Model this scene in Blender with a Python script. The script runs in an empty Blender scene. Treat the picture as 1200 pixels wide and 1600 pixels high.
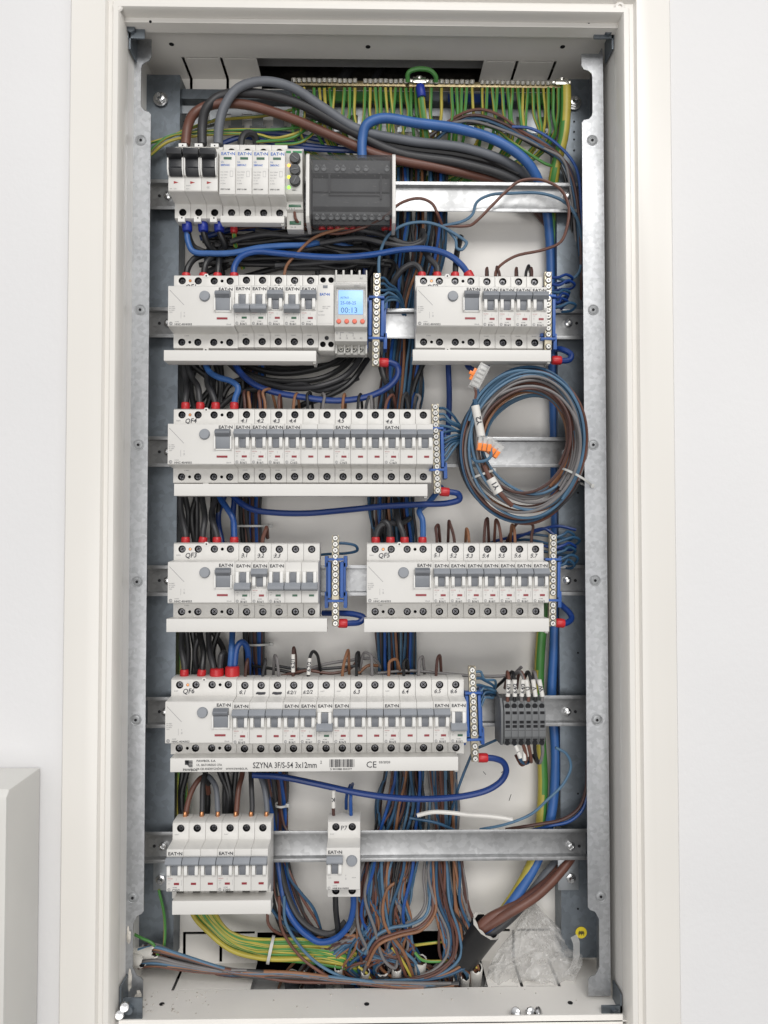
import bpy, bmesh, math, random
from mathutils import Vector, Matrix, Euler
random.seed(7)
S = bpy.context.scene
COL = S.collection
MM = 0.001
F = 1155.0
# ---------------------------------------------------------------- camera
cam_d = bpy.data.cameras.new('camera'); cam = bpy.data.objects.new('camera', cam_d); COL.objects.link(cam)
cam.location = (0, 0, 1.35)
cam.rotation_euler = (math.radians(90 + 1.6), 0, math.radians(-1.0))
cam_d.sensor_fit = 'VERTICAL'; cam_d.sensor_height = 36; cam_d.lens = F / 1600 * 36
cam_d.clip_start = 0.01; cam_d.clip_end = 60
S.camera = cam
S.render.resolution_x = 768; S.render.resolution_y = 1024
CR = Euler(cam.rotation_euler).to_matrix(); CP = Vector(cam.location)
# ---------------------------------------------------------------- light
w = bpy.data.worlds.new('World'); S.world = w; w.use_nodes = True
nt = w.node_tree; nt.nodes.clear()
wo = nt.nodes.new('ShaderNodeOutputWorld'); bg = nt.nodes.new('ShaderNodeBackground')
tc = nt.nodes.new('ShaderNodeTexCoord'); sx = nt.nodes.new('ShaderNodeSeparateXYZ'); cr = nt.nodes.new('ShaderNodeValToRGB')
mr = nt.nodes.new('ShaderNodeMapRange'); mr.inputs[1].default_value = -1; mr.inputs[2].default_value = 1
nt.links.new(tc.outputs['Generated'], sx.inputs[0]); nt.links.new(sx.outputs['Z'], mr.inputs[0]); nt.links.new(mr.outputs[0], cr.inputs[0])
cr.color_ramp.elements[0].position = 0.2; cr.color_ramp.elements[0].color = (.34, .33, .32, 1)
cr.color_ramp.elements[1].position = 0.85; cr.color_ramp.elements[1].color = (1.15, 1.15, 1.16, 1)
e = cr.color_ramp.elements.new(0.5); e.color = (.36, .37, .39, 1)
nt.links.new(cr.outputs[0], bg.inputs[0]); bg.inputs[1].default_value = 0.8; nt.links.new(bg.outputs[0], wo.inputs[0])
def area(name, loc, target, sx_, sy_, power, col=(1, .98, .95)):
    l = bpy.data.lights.new(name, 'AREA'); l.shape = 'RECTANGLE'; l.size = sx_; l.size_y = sy_; l.energy = power; l.color = col
    o = bpy.data.objects.new(name, l); COL.objects.link(o); o.location = loc
    o.rotation_euler = (Vector(target) - Vector(loc)).to_track_quat('-Z', 'Y').to_euler()
    return o
area('ceiling_lamp', (0.45, -1.75, 3.0), (0.05, 0.8, 1.1), 1.6, .9, 38)
area('ceiling_lamp', (1.7, -1.2, 2.75), (0.0, 0.8, 1.3), .6, .6, 5)
area('front_fill_light', (-.15, -2.5, .8), (0.05, 0.8, .85), 2.8, 1.5, 37, (1, .98, .955))  # frontal fill added to brighten the lower interior, not an actual window
S.view_settings.view_transform = 'Standard'; S.view_settings.look = 'None'
S.view_settings.exposure = 0; S.view_settings.gamma = 1; S.view_settings.use_curve_mapping = False
S.render.engine = 'CYCLES'
# ---------------------------------------------------------------- helpers
def P(px, py, d):
    v = CR @ Vector(((px - 600) / F, (800 - py) / F, -1))
    return CP + v * (d * MM / v.y)
def mat(name, col, rough=.5, metal=0, noise=.06, nscale=60, bump=0, bscale=400, spec=.5, emit=0, coat=0, var=None):
    m = bpy.data.materials.new(name); m.use_nodes = True; t = m.node_tree; b = t.nodes['Principled BSDF']
    b.inputs['Roughness'].default_value = rough; b.inputs['Metallic'].default_value = metal
    b.inputs['Specular IOR Level'].default_value = spec
    if coat: b.inputs['Coat Weight'].default_value = coat; b.inputs['Coat Roughness'].default_value = .15
    co = t.nodes.new('ShaderNodeTexCoord'); n = t.nodes.new('ShaderNodeTexNoise')
    n.inputs['Scale'].default_value = nscale; n.inputs['Detail'].default_value = 4
    t.links.new(co.outputs['Object'], n.inputs['Vector'])
    r = t.nodes.new('ShaderNodeValToRGB'); c = Vector(col)
    lo = c * (1 - noise * 1.5); hi = c * (1 + noise)
    if var: lo = Vector(var)
    r.color_ramp.elements[0].color = (*lo, 1); r.color_ramp.elements[1].color = (*[min(.95, q) for q in hi], 1)
    r.color_ramp.elements[0].position = .3; r.color_ramp.elements[1].position = .65
    t.links.new(n.outputs['Fac'], r.inputs[0]); t.links.new(r.outputs[0], b.inputs['Base Color'])
    if emit: b.inputs['Emission Color'].default_value = (*col, 1); b.inputs['Emission Strength'].default_value = emit
    if bump:
        n2 = t.nodes.new('ShaderNodeTexNoise'); n2.inputs['Scale'].default_value = bscale; n2.inputs['Detail'].default_value = 3
        t.links.new(co.outputs['Object'], n2.inputs['Vector'])
        bp = t.nodes.new('ShaderNodeBump'); bp.inputs['Strength'].default_value = bump; bp.inputs['Distance'].default_value = .001
        t.links.new(n2.outputs['Fac'], bp.inputs['Height']); t.links.new(bp.outputs[0], b.inputs['Normal'])
    return m
def galv(name, base, rough=.38, scale=90, metal=.9):
    m = bpy.data.materials.new(name); m.use_nodes = True; t = m.node_tree; b = t.nodes['Principled BSDF']
    b.inputs['Metallic'].default_value = metal
    co = t.nodes.new('ShaderNodeTexCoord'); mp = t.nodes.new('ShaderNodeMapping'); mp.inputs['Scale'].default_value = (1, 1, .3); t.links.new(co.outputs['Object'], mp.inputs[0]); v = t.nodes.new('ShaderNodeTexVoronoi'); v.inputs['Scale'].default_value = scale
    n = t.nodes.new('ShaderNodeTexNoise'); n.inputs['Scale'].default_value = 14; n.inputs['Detail'].default_value = 6
    n3 = t.nodes.new('ShaderNodeTexNoise'); n3.inputs['Scale'].default_value = 5; n3.inputs['Detail'].default_value = 8
    t.links.new(co.outputs['Object'], v.inputs['Vector'])
    for q in (n, n3): t.links.new(mp.outputs[0], q.inputs['Vector'])
    n3.inputs['Scale'].default_value = 16; n.inputs['Scale'].default_value = 30
    sp = t.nodes.new('ShaderNodeSeparateColor'); t.links.new(v.outputs['Color'], sp.inputs[0])
    ma = t.nodes.new('ShaderNodeMath'); ma.operation = 'ADD'; t.links.new(sp.outputs[0], ma.inputs[0]); 
    m3 = t.nodes.new('ShaderNodeMath'); m3.operation = 'MULTIPLY'; m3.inputs[1].default_value = 1.6; t.links.new(n.outputs['Fac'], m3.inputs[0]); t.links.new(m3.outputs[0], ma.inputs[1])
    r = t.nodes.new('ShaderNodeValToRGB'); c = Vector(base)
    r.color_ramp.elements[0].color = (*(c * .82), 1); r.color_ramp.elements[0].position = .4
    r.color_ramp.elements[1].color = (*(c * 1.05), 1); r.color_ramp.elements[1].position = 1.1 - .1
    m2 = t.nodes.new('ShaderNodeMath'); m2.operation = 'MULTIPLY'; m2.inputs[1].default_value = .55
    t.links.new(ma.outputs[0], m2.inputs[0]); t.links.new(m2.outputs[0], r.inputs[0]); t.links.new(r.outputs[0], b.inputs['Base Color'])
    rr = t.nodes.new('ShaderNodeMapRange'); rr.inputs[1].default_value = .3; rr.inputs[2].default_value = .7
    rr.inputs[3].default_value = rough - .08; rr.inputs[4].default_value = rough + .14
    t.links.new(n3.outputs['Fac'], rr.inputs[0]); t.links.new(rr.outputs[0], b.inputs['Roughness'])
    return m
def glassy(name, col, alpha, rough=.08, spec=.8):
    m = bpy.data.materials.new(name); m.use_nodes = True; t = m.node_tree; b = t.nodes['Principled BSDF']
    b.inputs['Base Color'].default_value = (*col, 1); b.inputs['Roughness'].default_value = rough; b.inputs['Alpha'].default_value = alpha
    b.inputs['Specular IOR Level'].default_value = spec
    co = t.nodes.new('ShaderNodeTexCoord'); n = t.nodes.new('ShaderNodeTexNoise'); n.inputs['Scale'].default_value = 40
    t.links.new(co.outputs['Object'], n.inputs['Vector']); r = t.nodes.new('ShaderNodeMapRange')
    r.inputs[3].default_value = rough; r.inputs[4].default_value = rough + .2
    t.links.new(n.outputs['Fac'], r.inputs[0]); t.links.new(r.outputs[0], b.inputs['Roughness'])
    return m
MT = {
 'wall': mat('wall_paint', (.735, .73, .732), .75, noise=.02, nscale=3, bump=.25, bscale=160),
 'trim': mat('trim_paint', (.77, .745, .70), .26, noise=.012, nscale=4),
 'panel': mat('enclosure_paint', (.82, .795, .755), .38, noise=.035, nscale=9, bump=.1, bscale=900),
 'grey_box': mat('grey_box_paint', (.64, .63, .60), .4, noise=.02, nscale=8),
 'galv': galv('galvanised_steel', (.44, .45, .465), .38, 260), 'galvs': galv('screw_zinc', (.42, .43, .44), .6, 300),
 'galv_shade': galv('galvanised_steel_shaded', (.18, .205, .23), .42, 160, .7),  # galvanised steel darkened: shade on the back flange put into its colour
 'galvm': galv('galvanised_steel_mid', (.36, .38, .40), .42),
 'rail': galv('rail_zinc', (.47, .475, .48), .4, 200),
 'steel': mat('screw_steel', (.62, .62, .62), .22, 1, bump=.1),
 'dark_steel': mat('dark_screw_steel', (.085, .085, .09), .22, 1, bump=.1),
 'brass': mat('brass', (.27, .22, .13), .33, 1, noise=.2, nscale=150), 'barplate': mat('plated_brass', (.50, .45, .34), .4, .6, noise=.12, nscale=150), 'scrh': mat('bright_screw_head', (.62, .61, .58), .34, .6),
 'copper': mat('copper', (.75, .35, .17), .3, 1),
 'nickel': mat('nickel', (.74, .72, .66), .2, 1),
 'plastic': mat('white_plastic', (.68, .665, .635), .36, noise=.012, nscale=30, bump=.05, bscale=1500),
 'plastic_grey': mat('light_grey_plastic', (.56, .55, .52), .38, noise=.02, nscale=30),
 'strip': mat('busbar_plastic', (.71, .695, .665), .42, noise=.012, nscale=20),
 'sticker': mat('white_sticker', (.78, .77, .745), .45, noise=.01),
 'lever': mat('lever_grey', (.25, .265, .29), .4, noise=.03),
 'leverd': mat('lever_dark', (.17, .18, .20), .4, noise=.03),
 'button': mat('button_grey', (.27, .285, .31), .45, noise=.03),
 'black': mat('black_plastic', (.018, .019, .022), .35, noise=.1),
 'blackm': mat('black_matt', (.006, .006, .008), .8, noise=.1),
 'void': mat('dark_cavity', (.012, .012, .016), .9, noise=.3, nscale=30),
 'conc': mat('rough_concrete', (.11, .10, .085), .95, noise=.4, nscale=60, bump=1, bscale=150),
 'ink': mat('black_ink', (.04, .04, .045), .6),
 'inkg': mat('grey_ink', (.22, .22, .23), .6),
 'inkb': mat('blue_ink', (.03, .12, .45), .5),
 'inkr': mat('red_ink', (.35, .03, .03), .5),
 'pen': mat('pen_ink', (.03, .03, .04), .5),
 'red_ind': mat('red_indicator', (.26, .02, .03), .35),
 'green_ind': mat('green_indicator', (.02, .10, .05), .35),
 'red': mat('red_sleeve', (.50, .02, .025), .35, noise=.08),
 'bluesl': mat('blue_sleeve', (.01, .03, .30), .4, noise=.08),
 'blueh': mat('blue_holder', (.025, .10, .36), .4, noise=.04),
 'termg': mat('terminal_grey', (.14, .145, .15), .5, noise=.04),
 'termd': mat('terminal_dark', (.05, .05, .055), .5, noise=.04),
 'w_blue': mat('wire_blue', (.014, .07, .27), .3, noise=.06, nscale=40),
 'w_dblue': mat('wire_dark_blue', (.010, .04, .19), .34, noise=.06, nscale=40),
 'w_lblue': mat('wire_light_blue', (.075, .155, .245), .42, noise=.1, nscale=40),
 'w_sblue': mat('wire_steel_blue', (.025, .08, .155), .42, noise=.1, nscale=40),
 'w_fblue': mat('wire_feed_blue', (.035, .12, .35), .42, noise=.08, nscale=40),
 'w_brown': mat('wire_brown', (.135, .055, .038), .42, noise=.12, nscale=40),
 'w_dbrown': mat('wire_dark_brown', (.075, .032, .025), .42, noise=.12, nscale=40),
 'w_tan': mat('wire_tan', (.24, .11, .055), .42, noise=.12, nscale=40),
 'w_black': mat('wire_black', (.013, .013, .014), .38, noise=.12, nscale=40),
 'w_charc': mat('wire_charcoal', (.035, .035, .038), .45, noise=.12, nscale=40),
 'w_grey': mat('wire_grey', (.17, .16, .16), .45, noise=.08, nscale=40),
 'w_fgrey': mat('wire_feed_grey', (.13, .14, .16), .5, noise=.08, nscale=40),
 'w_yellow': mat('wire_yellow', (.42, .35, .055), .42, noise=.08, nscale=40),
 'w_green': mat('wire_green', (.06, .22, .045), .42, noise=.08, nscale=40),
 'w_white': mat('wire_white', (.72, .70, .66), .42, noise=.05, nscale=40),
 'sheath': mat('cable_sheath', (.62, .60, .56), .6, noise=.1, nscale=60),
 'sheathg': mat('conduit_grey', (.10, .10, .11), .6, noise=.2, nscale=60),
 'tie': mat('nylon_tie', (.5, .5, .48), .4),
 'orange': mat('orange_lever', (.85, .22, .02), .35),
 'redbtn': mat('orange_button', (.75, .16, .10), .4),
 'lcd': mat('lcd_backlight', (.24, .44, .80), .3, emit=.62, noise=.03),
 'lcdink': mat('lcd_segment', (.06, .14, .25), .5),
 'led_o': mat('led_orange', (1, .45, .08), .3, emit=1.6), 'led_y': mat('led_yellow', (.9, .9, .05), .3, emit=1.3), 'led_g': mat('led_green', (.3, .95, .08), .3, emit=1.4),
 'greenl': mat('green_print', (.03, .25, .09), .5),
 'yellow': mat('yellow_sticker', (.80, .62, .03), .5),
 'plaster': mat('plaster_smear', (.55, .52, .47), .9, noise=.35, nscale=90, bump=1, bscale=300),
 'smoke': glassy('smoked_cover', (.06, .06, .064), .50, .34, .35), 'clear': glassy('clear_plastic', (.75, .74, .72), .35),
 'bag': glassy('clear_bag', (.85, .84, .82), .34, .02, 1.0),
}
class MB:
    def __init__(s): s.v = []; s.f = []; s.m = []
    def add(s, vs, fs, mi=0):
        b = len(s.v); s.v += [Vector(v) for v in vs]
        for k, f in enumerate(fs): s.f.append([i + b for i in f]); s.m.append(mi[k] if isinstance(mi, list) else mi)
        return s
    def box(s, x0, x1, y0, y1, z0, z1, mi=0):
        return s.add([(x0, y0, z0), (x1, y0, z0), (x1, y1, z0), (x0, y1, z0), (x0, y0, z1), (x1, y0, z1), (x1, y1, z1), (x0, y1, z1)],
              [(0, 3, 2, 1), (4, 5, 6, 7), (0, 1, 5, 4), (1, 2, 6, 5), (2, 3, 7, 6), (3, 0, 4, 7)], mi)
    def prism(s, prof, x0, x1, mi=0, skip=(), caps=True):      # prof: list of (y,z) closed, extruded along x
        n = len(prof); vs = [(x0, y, z) for y, z in prof] + [(x1, y, z) for y, z in prof]
        fs = [(i, (i + 1) % n, n + (i + 1) % n, n + i) for i in range(n) if i not in skip]
        if caps: fs += [tuple(range(n))[::-1], tuple(range(n, 2 * n))]
        return s.add(vs, fs, mi)
    def poly(s, pts, d0, d1, mi=0):                            # pts (x,z) outline extruded in y
        n = len(pts); vs = [(x, d0, z) for x, z in pts] + [(x, d1, z) for x, z in pts]
        return s.add(vs, [tuple(range(n)), tuple(range(2 * n - 1, n - 1, -1))] + [(i, n + i, n + (i + 1) % n, (i + 1) % n) for i in range(n)], mi)
    def cyl(s, c, axis, r, h, n=16, mi=0, r2=None, capmi=None):           # from c along axis by h
        a = Vector(axis).normalized(); u = a.orthogonal().normalized(); w_ = a.cross(u); c = Vector(c); r2 = r if r2 is None else r2
        vs = [c + (u * math.cos(t) + w_ * math.sin(t)) * r for t in [2 * math.pi * k / n for k in range(n)]]
        vs += [c + a * h + (u * math.cos(t) + w_ * math.sin(t)) * r2 for t in [2 * math.pi * k / n for k in range(n)]]
        fs = [(i, (i + 1) % n, n + (i + 1) % n, n + i) for i in range(n)] + [tuple(range(n))[::-1], tuple(range(n, 2 * n))]
        return s.add(vs, fs, [mi] * n + [mi if capmi is None else capmi] * 2)
    def lathe(s, c, axis, prof, n=20, mi=0):                   # prof (r, h)
        a = Vector(axis).normalized(); u = a.orthogonal().normalized(); w_ = a.cross(u); c = Vector(c); vs = []; fs = []
        for r, h in prof:
            vs += [c + a * h + (u * math.cos(2 * math.pi * k / n) + w_ * math.sin(2 * math.pi * k / n)) * r for k in range(n)]
        for j in range(len(prof) - 1):
            fs += [(j * n + i, j * n + (i + 1) % n, (j + 1) * n + (i + 1) % n, (j + 1) * n + i) for i in range(n)]
        fs += [tuple(range(n))[::-1], tuple(range((len(prof) - 1) * n, len(prof) * n))]
        return s.add(vs, fs, mi)
    def holeplate(s, x0, x1, z0, z1, y, cx, cz, r, depth=7, n=20, mi=0, mi2=1):
        ang = [math.pi / 4 + 2 * math.pi * k / n for k in range(n)]
        ci = [(cx + r * math.cos(a), y, cz + r * math.sin(a)) for a in ang]
        bk = [(cx + r * math.cos(a), y + depth, cz + r * math.sin(a)) for a in ang]
        co = [(x1, y, z1), (x0, y, z1), (x0, y, z0), (x1, y, z0)]
        vs = co + ci + bk; fs = []; mm_ = []; q = n // 4
        for k in range(4):
            arc = [4 + (k * q + j) % n for j in range(q + 1)]
            fs.append([k] + arc + [(k + 1) % 4]); mm_.append(mi)
        for i in range(n): fs.append((4 + i, 4 + n + i, 4 + n + (i + 1) % n, 4 + (i + 1) % n)); mm_.append(mi2)
        fs.append([4 + n + i for i in range(n)]); mm_.append(mi2)
        return s.add(vs, fs, mm_)
    def text(s, st, size, x, y, z, align='LEFT', mi=0, rot=0, shear=0, bold=0, sx=1):
        vs, fs = textmesh(st, align, shear, bold)
        c, sn = math.cos(rot), math.sin(rot)
        return s.add([(x + (vx * sx * c - vy * sn) * size, y, z + (vx * sx * sn + vy * c) * size) for vx, vy in vs], fs, mi)
    def tube(s, pts, r, n=8, mi=0, stripe=None, twist=0.0, samp=6, rad=None, raw=False):
        pp = [Vector(p) for p in pts]
        ring = []
        if raw or len(pp) < 3: sm = pp
        else:
            sm = []; q = [pp[0] * 2 - pp[1]] + pp + [pp[-1] * 2 - pp[-2]]
            for i in range(1, len(q) - 2):
                a, b, c, d = q[i - 1:i + 3]
                t0 = 0; t1 = t0 + max((b - a).length, 1e-6) ** .5; t2 = t1 + max((c - b).length, 1e-6) ** .5; t3 = t2 + max((d - c).length, 1e-6) ** .5
                for k in range(samp):
                    t = t1 + (t2 - t1) * k / samp
                    A1 = a * ((t1 - t) / (t1 - t0)) + b * ((t - t0) / (t1 - t0)); A2 = b * ((t2 - t) / (t2 - t1)) + c * ((t - t1) / (t2 - t1)); A3 = c * ((t3 - t) / (t3 - t2)) + d * ((t - t2) / (t3 - t2))
                    B1 = A1 * ((t2 - t) / (t2 - t0)) + A2 * ((t - t0) / (t2 - t0)); B2 = A2 * ((t3 - t) / (t3 - t1)) + A3 * ((t - t1) / (t3 - t1))
                    sm.append(B1 * ((t2 - t) / (t2 - t1)) + B2 * ((t - t1) / (t2 - t1)))
            sm.append(pp[-1])
        tan = [(sm[min(i + 1, len(sm) - 1)] - sm[max(i - 1, 0)]).normalized() for i in range(len(sm))]
        u = tan[0].orthogonal().normalized(); vs = []; L = 0
        for i, p in enumerate(sm):
            u = (u - tan[i] * u.dot(tan[i])); u = u.normalized() if u.length > 1e-6 else tan[i].orthogonal().normalized()
            w_ = tan[i].cross(u)
            if i: L += (p - sm[i - 1]).length
            rr = r if rad is None else rad(i / (len(sm) - 1))
            for k in range(n):
                t = 2 * math.pi * k / n + twist * L
                vs.append(p + (u * math.cos(t) + w_ * math.sin(t)) * rr)
        fs = []; mm_ = []
        for j in range(len(sm) - 1):
            for i in range(n):
                fs.append((j * n + i, j * n + (i + 1) % n, (j + 1) * n + (i + 1) % n, (j + 1) * n + i)); mm_.append(stripe[i % len(stripe)] if stripe else mi)
        fs += [tuple(range(n))[::-1], tuple(range((len(sm) - 1) * n, len(sm) * n))]; mm_ += [mi, mi]
        s.sm = sm
        return s.add(vs, fs, mm_)
    def mesh(s, name, mats, smooth=False, bevel=0, origin=None, scale=1.0, angle=35):
        me = bpy.data.meshes.new(name); o = Vector(origin) if origin is not None else Vector()
        me.from_pydata([(v - o) * scale for v in s.v], [], s.f)
        for m in mats: me.materials.append(MT[m])
        for p, mi in zip(me.polygons, s.m): p.material_index = mi; p.use_smooth = bool(smooth) or bevel > 0
        if bevel:
            bm = bmesh.new(); bm.from_mesh(me); bmesh.ops.remove_doubles(bm, verts=bm.verts, dist=1e-6)
            ed = [e for e in bm.edges if len(e.link_faces) == 2 and e.calc_face_angle(0) > math.radians(30)]
            bmesh.ops.bevel(bm, geom=ed, offset=bevel * scale, segments=2, affect='EDGES', clamp_overlap=True, profile=.6)
            bm.to_mesh(me); bm.free()
        me.update()
        if smooth or bevel:
            try: me.set_sharp_from_angle(angle=math.radians(angle))
            except Exception: pass
        return me
_tc = {}
def textmesh(st, align, shear, bold):
    k = (st, align, shear, bold)
    if k not in _tc:
        cu = bpy.data.curves.new('t', 'FONT'); cu.body = st; cu.align_x = align; cu.shear = shear; cu.offset = bold; cu.resolution_u = 2
        o = bpy.data.objects.new('t', cu); COL.objects.link(o)
        me = bpy.data.meshes.new_from_object(o.evaluated_get(bpy.context.evaluated_depsgraph_get()))
        _tc[k] = ([(v.co.x, v.co.y) for v in me.vertices], [tuple(p.vertices) for p in me.polygons])
        bpy.data.objects.remove(o); bpy.data.curves.remove(cu); bpy.data.meshes.remove(me)
    return _tc[k]
def tag(o, label=None, cat=None, group=None, kind=None):
    if label: o['label'] = label
    if cat: o['category'] = cat
    if group: o['group'] = group
    if kind: o['kind'] = kind
    return o
def link(name, me, parent=None, loc=(0, 0, 0), rot=(0, 0, 0)):
    o = bpy.data.objects.new(name, me); COL.objects.link(o); o.location = loc; o.rotation_euler = rot
    if parent: o.parent = parent
    return o
def empty(name, loc, label, cat, group=None, rot=(0, 0, 0)):
    o = link(name, None, None, loc, rot); o.empty_display_size = .01
    return tag(o, label, cat, group)
_cache = {}
def part(name, key, build, mats, parent, loc=(0, 0, 0), smooth=False, bevel=0, rot=(0, 0, 0)):   # loc in mm, cached mesh built in mm
    if key not in _cache:
        b = MB(); build(b); _cache[key] = b.mesh(name, mats, smooth, bevel, None, MM)
    return link(name, _cache[key], parent, Vector(loc) * MM, rot)
def wmesh(name, b, mats, parent=None, smooth=False, bevel=0, origin=None, loc=None):             # world coords (m)
    if parent is not None: me = b.mesh(name, mats, smooth, bevel, parent['_o'] if False else ORG[parent.name]); return link(name, me, parent)
    o = Vector(origin) if origin is not None else sum(b.v, Vector()) / len(b.v)
    me = b.mesh(name, mats, smooth, bevel, o); ob = link(name, me, None, o); ORG[ob.name] = o; return ob
ORG = {}
def wempty(name, loc, label, cat, group=None):
    o = empty(name, loc, label, cat, group); ORG[o.name] = Vector(loc); return o
M_ = MM
# ================================================================ STRUCTURE
XL = P(185, 800, 780).x; XR = P(974, 800, 780).x
ZT = P(575, 126, 895).z; ZB = P(575, 1503, 895).z
D0, DB = .784, .895
# wall round the opening (four slabs) --------------------------------
ox0, ox1, oz0, oz1 = XL - .02, XR + .02, ZB - .02, ZT + .02
b = MB()
b.box(-2.5, ox0, .780, .90, -.2, 3.0); b.box(ox1, 2.5, .780, .90, -.2, 3.0)
b.box(ox0, ox1, .780, .90, oz1, 3.0); b.box(ox0, ox1, .780, .90, -.2, oz0)
tag(wmesh('wall', b, ['wall']), kind='structure', label='smooth white painted wall around the recessed cabinet')
b = MB()
b.box(ox0 - .05, ox1 + .05, .985, 1.0, oz0 - .1, oz1 + .1, 0)
b.box(ox0 - .05, ox0, .9, .985, oz0 - .1, oz1 + .1, 0); b.box(ox1, ox1 + .05, .9, .985, oz0 - .1, oz1 + .1, 0)
b.box(ox0, ox1, .9005, .985, oz1 + .03, oz1 + .1, 1); b.box(ox0, ox1, .9005, .985, oz0 - .1, oz0 - .05, 0)
tag(wmesh('wall_cavity', b, ['void', 'conc']), kind='structure')
# cabinet -------------------------------------------------------------
cab = wempty('electrical_cabinet', (0, .79, ZB), 'recessed cream metal distribution cabinet with its door removed, holding all the wiring', 'cabinet')
def gridpanel(b, us, vs, holes, fn, mi=0):
    U = sorted(set(us + [h[0] for h in holes] + [h[1] for h in holes])); V = sorted(set(vs + [h[2] for h in holes] + [h[3] for h in holes]))
    for i in range(len(U) - 1):
        for j in range(len(V) - 1):
            cu, cv = (U[i] + U[i + 1]) / 2, (V[j] + V[j + 1]) / 2
            if any(h[0] < cu < h[1] and h[2] < cv < h[3] for h in holes): continue
            b.add([fn(U[i], V[j]), fn(U[i + 1], V[j]), fn(U[i + 1], V[j + 1]), fn(U[i], V[j + 1])], [(0, 1, 2, 3)], mi)
xb = lambda px, py=126: P(px, py, 895).x
def solid(o, t=.0012):
    m = o.modifiers.new('thickness', 'SOLIDIFY'); m.thickness = t; m.offset = 0
    return o
tx = [xb(299), xb(356), xb(409), xb(748), xb(798), xb(855)]
bx_ = [xb(288, 1500), xb(345, 1500), xb(402, 1500), xb(752, 1500), xb(802, 1500), xb(857, 1500)]
sw = .0017
bh = [(x - sw, x + sw, ZT - .028, ZT) for x in (tx[0], tx[1], tx[4], tx[5])] + [(tx[2], tx[3], ZT - .012, ZT)]
zs = P(575, 1455, 895).z
bh += [(x - sw, x + sw, ZB + .002, zs) for x in (bx_[0], bx_[1], bx_[4])] + [(bx_[2], bx_[3], ZB, zs)]
bh += [(bx_[0] - sw, bx_[1] - .004, zs - .0015, zs + .0015), (bx_[1] + .004, bx_[2] - .003, zs - .0015, zs + .0015), (bx_[3] + .004, bx_[4] - .004, zs - .0015, zs + .0015), (bx_[4] + .004, bx_[5] + .002, zs - .0015, zs + .0015)]
b = MB(); gridpanel(b, [XL - .01, XR + .01], [ZB, ZT], bh, lambda u, v: (u, DB, v)); solid(wmesh('back_panel', b, ['panel'], cab))
dT = .853
th = [(x - sw, x + sw, dT, DB) for x in (tx[0], tx[1], tx[4], tx[5])] + [(tx[2], tx[3], dT, DB)]
th += [(tx[0] + .004, tx[1] - .004, dT, dT + .002), (tx[1] + .004, tx[2] - .003, dT, dT + .002), (tx[3] + .004, tx[4] - .004, dT, dT + .002), (tx[4] + .004, tx[5] - .003, dT, dT + .002)]
b = MB(); gridpanel(b, [XL - .01, XR + .01], [D0 + .012, DB], th, lambda u, v: (u, v, ZT)); solid(wmesh('top_panel', b, ['panel'], cab))
dB_ = .843
fh = [(x - sw, x + sw, dB_, DB) for x in (bx_[0], bx_[4], bx_[5])] + [(bx_[2], bx_[3], dB_, DB)]
fh += [(bx_[0] + .004, bx_[2] - .003, dB_, dB_ + .002), (bx_[3] + .003, bx_[4] - .004, dB_, dB_ + .002), (bx_[4] + .004, bx_[5] - .003, dB_, dB_ + .002)]
b = MB(); gridpanel(b, [XL - .01, XR + .01], [D0, DB], fh, lambda u, v: (u, v, ZB)); solid(wmesh('bottom_panel', b, ['panel'], cab))
for sx_ in (XL - .001, XR + .001):
    b = MB(); gridpanel(b, [D0, DB], [ZB, ZT], [], lambda u, v: (sx_, u, v)); solid(wmesh('side_panel', b, ['panel'], cab))
# front lips
b = MB(); zt2 = P(575, 28, 780).z; zt3 = P(575, 41, 786).z
b.box(XL, XR, D0, D0 + .002, zt3, zt2 + .012); b.box(XL, XR, D0 + .002, D0 + .016, zt3, zt3 + .0015)
wmesh('top_lip', b, ['panel'], cab)
zb2 = P(575, 1588, 786).z
b = MB(); b.box(XL + .004, XR - .004, D0, D0 + .002, zb2 - .03, zb2); wmesh('bottom_lip', b, ['panel'], cab, bevel=.0003)
# small punched holes on top and bottom panels
for (px, py, up) in [(268, 69, 1), (575, 73, 1), (879, 73, 1), (253, 1569, 0), (573, 1569, 0), (891, 1567, 0)]:
    z = ZT - .0008 if up else ZB + .0008
    v = CR @ Vector(((px - 600) / F, (800 - py) / F, -1)); p = CP + v * ((z - CP.z) / v.z)
    b = MB(); b.cyl(p, (0, 0, -1 if up else 1), .0028, .0004, 14); wmesh('punched_hole', b, ['blackm'], cab)
for (px, py) in [(235, 34), (920, 35)]:
    p = P(px, py, 783.8); b = MB(); b.cyl(p, (0, -1, 0), .0015, .0003, 10); wmesh('punched_hole', b, ['blackm'], cab)
# corner hinge brackets
for (x0, x1, ya, yb) in [(195, 226, 35, 60), (928, 962, 42, 60), (192, 222, 1560, 1592), (940, 972, 1572, 1592)]:
    a = P(x0, ya, 795); c = P(x1, yb, 795); sgn = 1 if x0 < 500 else -1; ex = XL if sgn > 0 else XR
    b = MB(); zt_, zb_ = max(a.z, c.z), min(a.z, c.z)
    b.box(min(a.x, c.x), max(a.x, c.x), .795, .797, zb_, zt_); b.box(ex + sgn * .001, ex + sgn * .003, .795, .82, zb_ - .012 * (1 if ya < 500 else 0), zt_ + .012 * (0 if ya < 500 else 1))
    b.cyl(((a.x + c.x) / 2 - sgn * .003, .795, (zt_ + zb_) / 2), (0, -1, 0), .0045, .004, 8)
    wmesh('corner_bracket', b, ['galv_shade'], cab)
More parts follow.
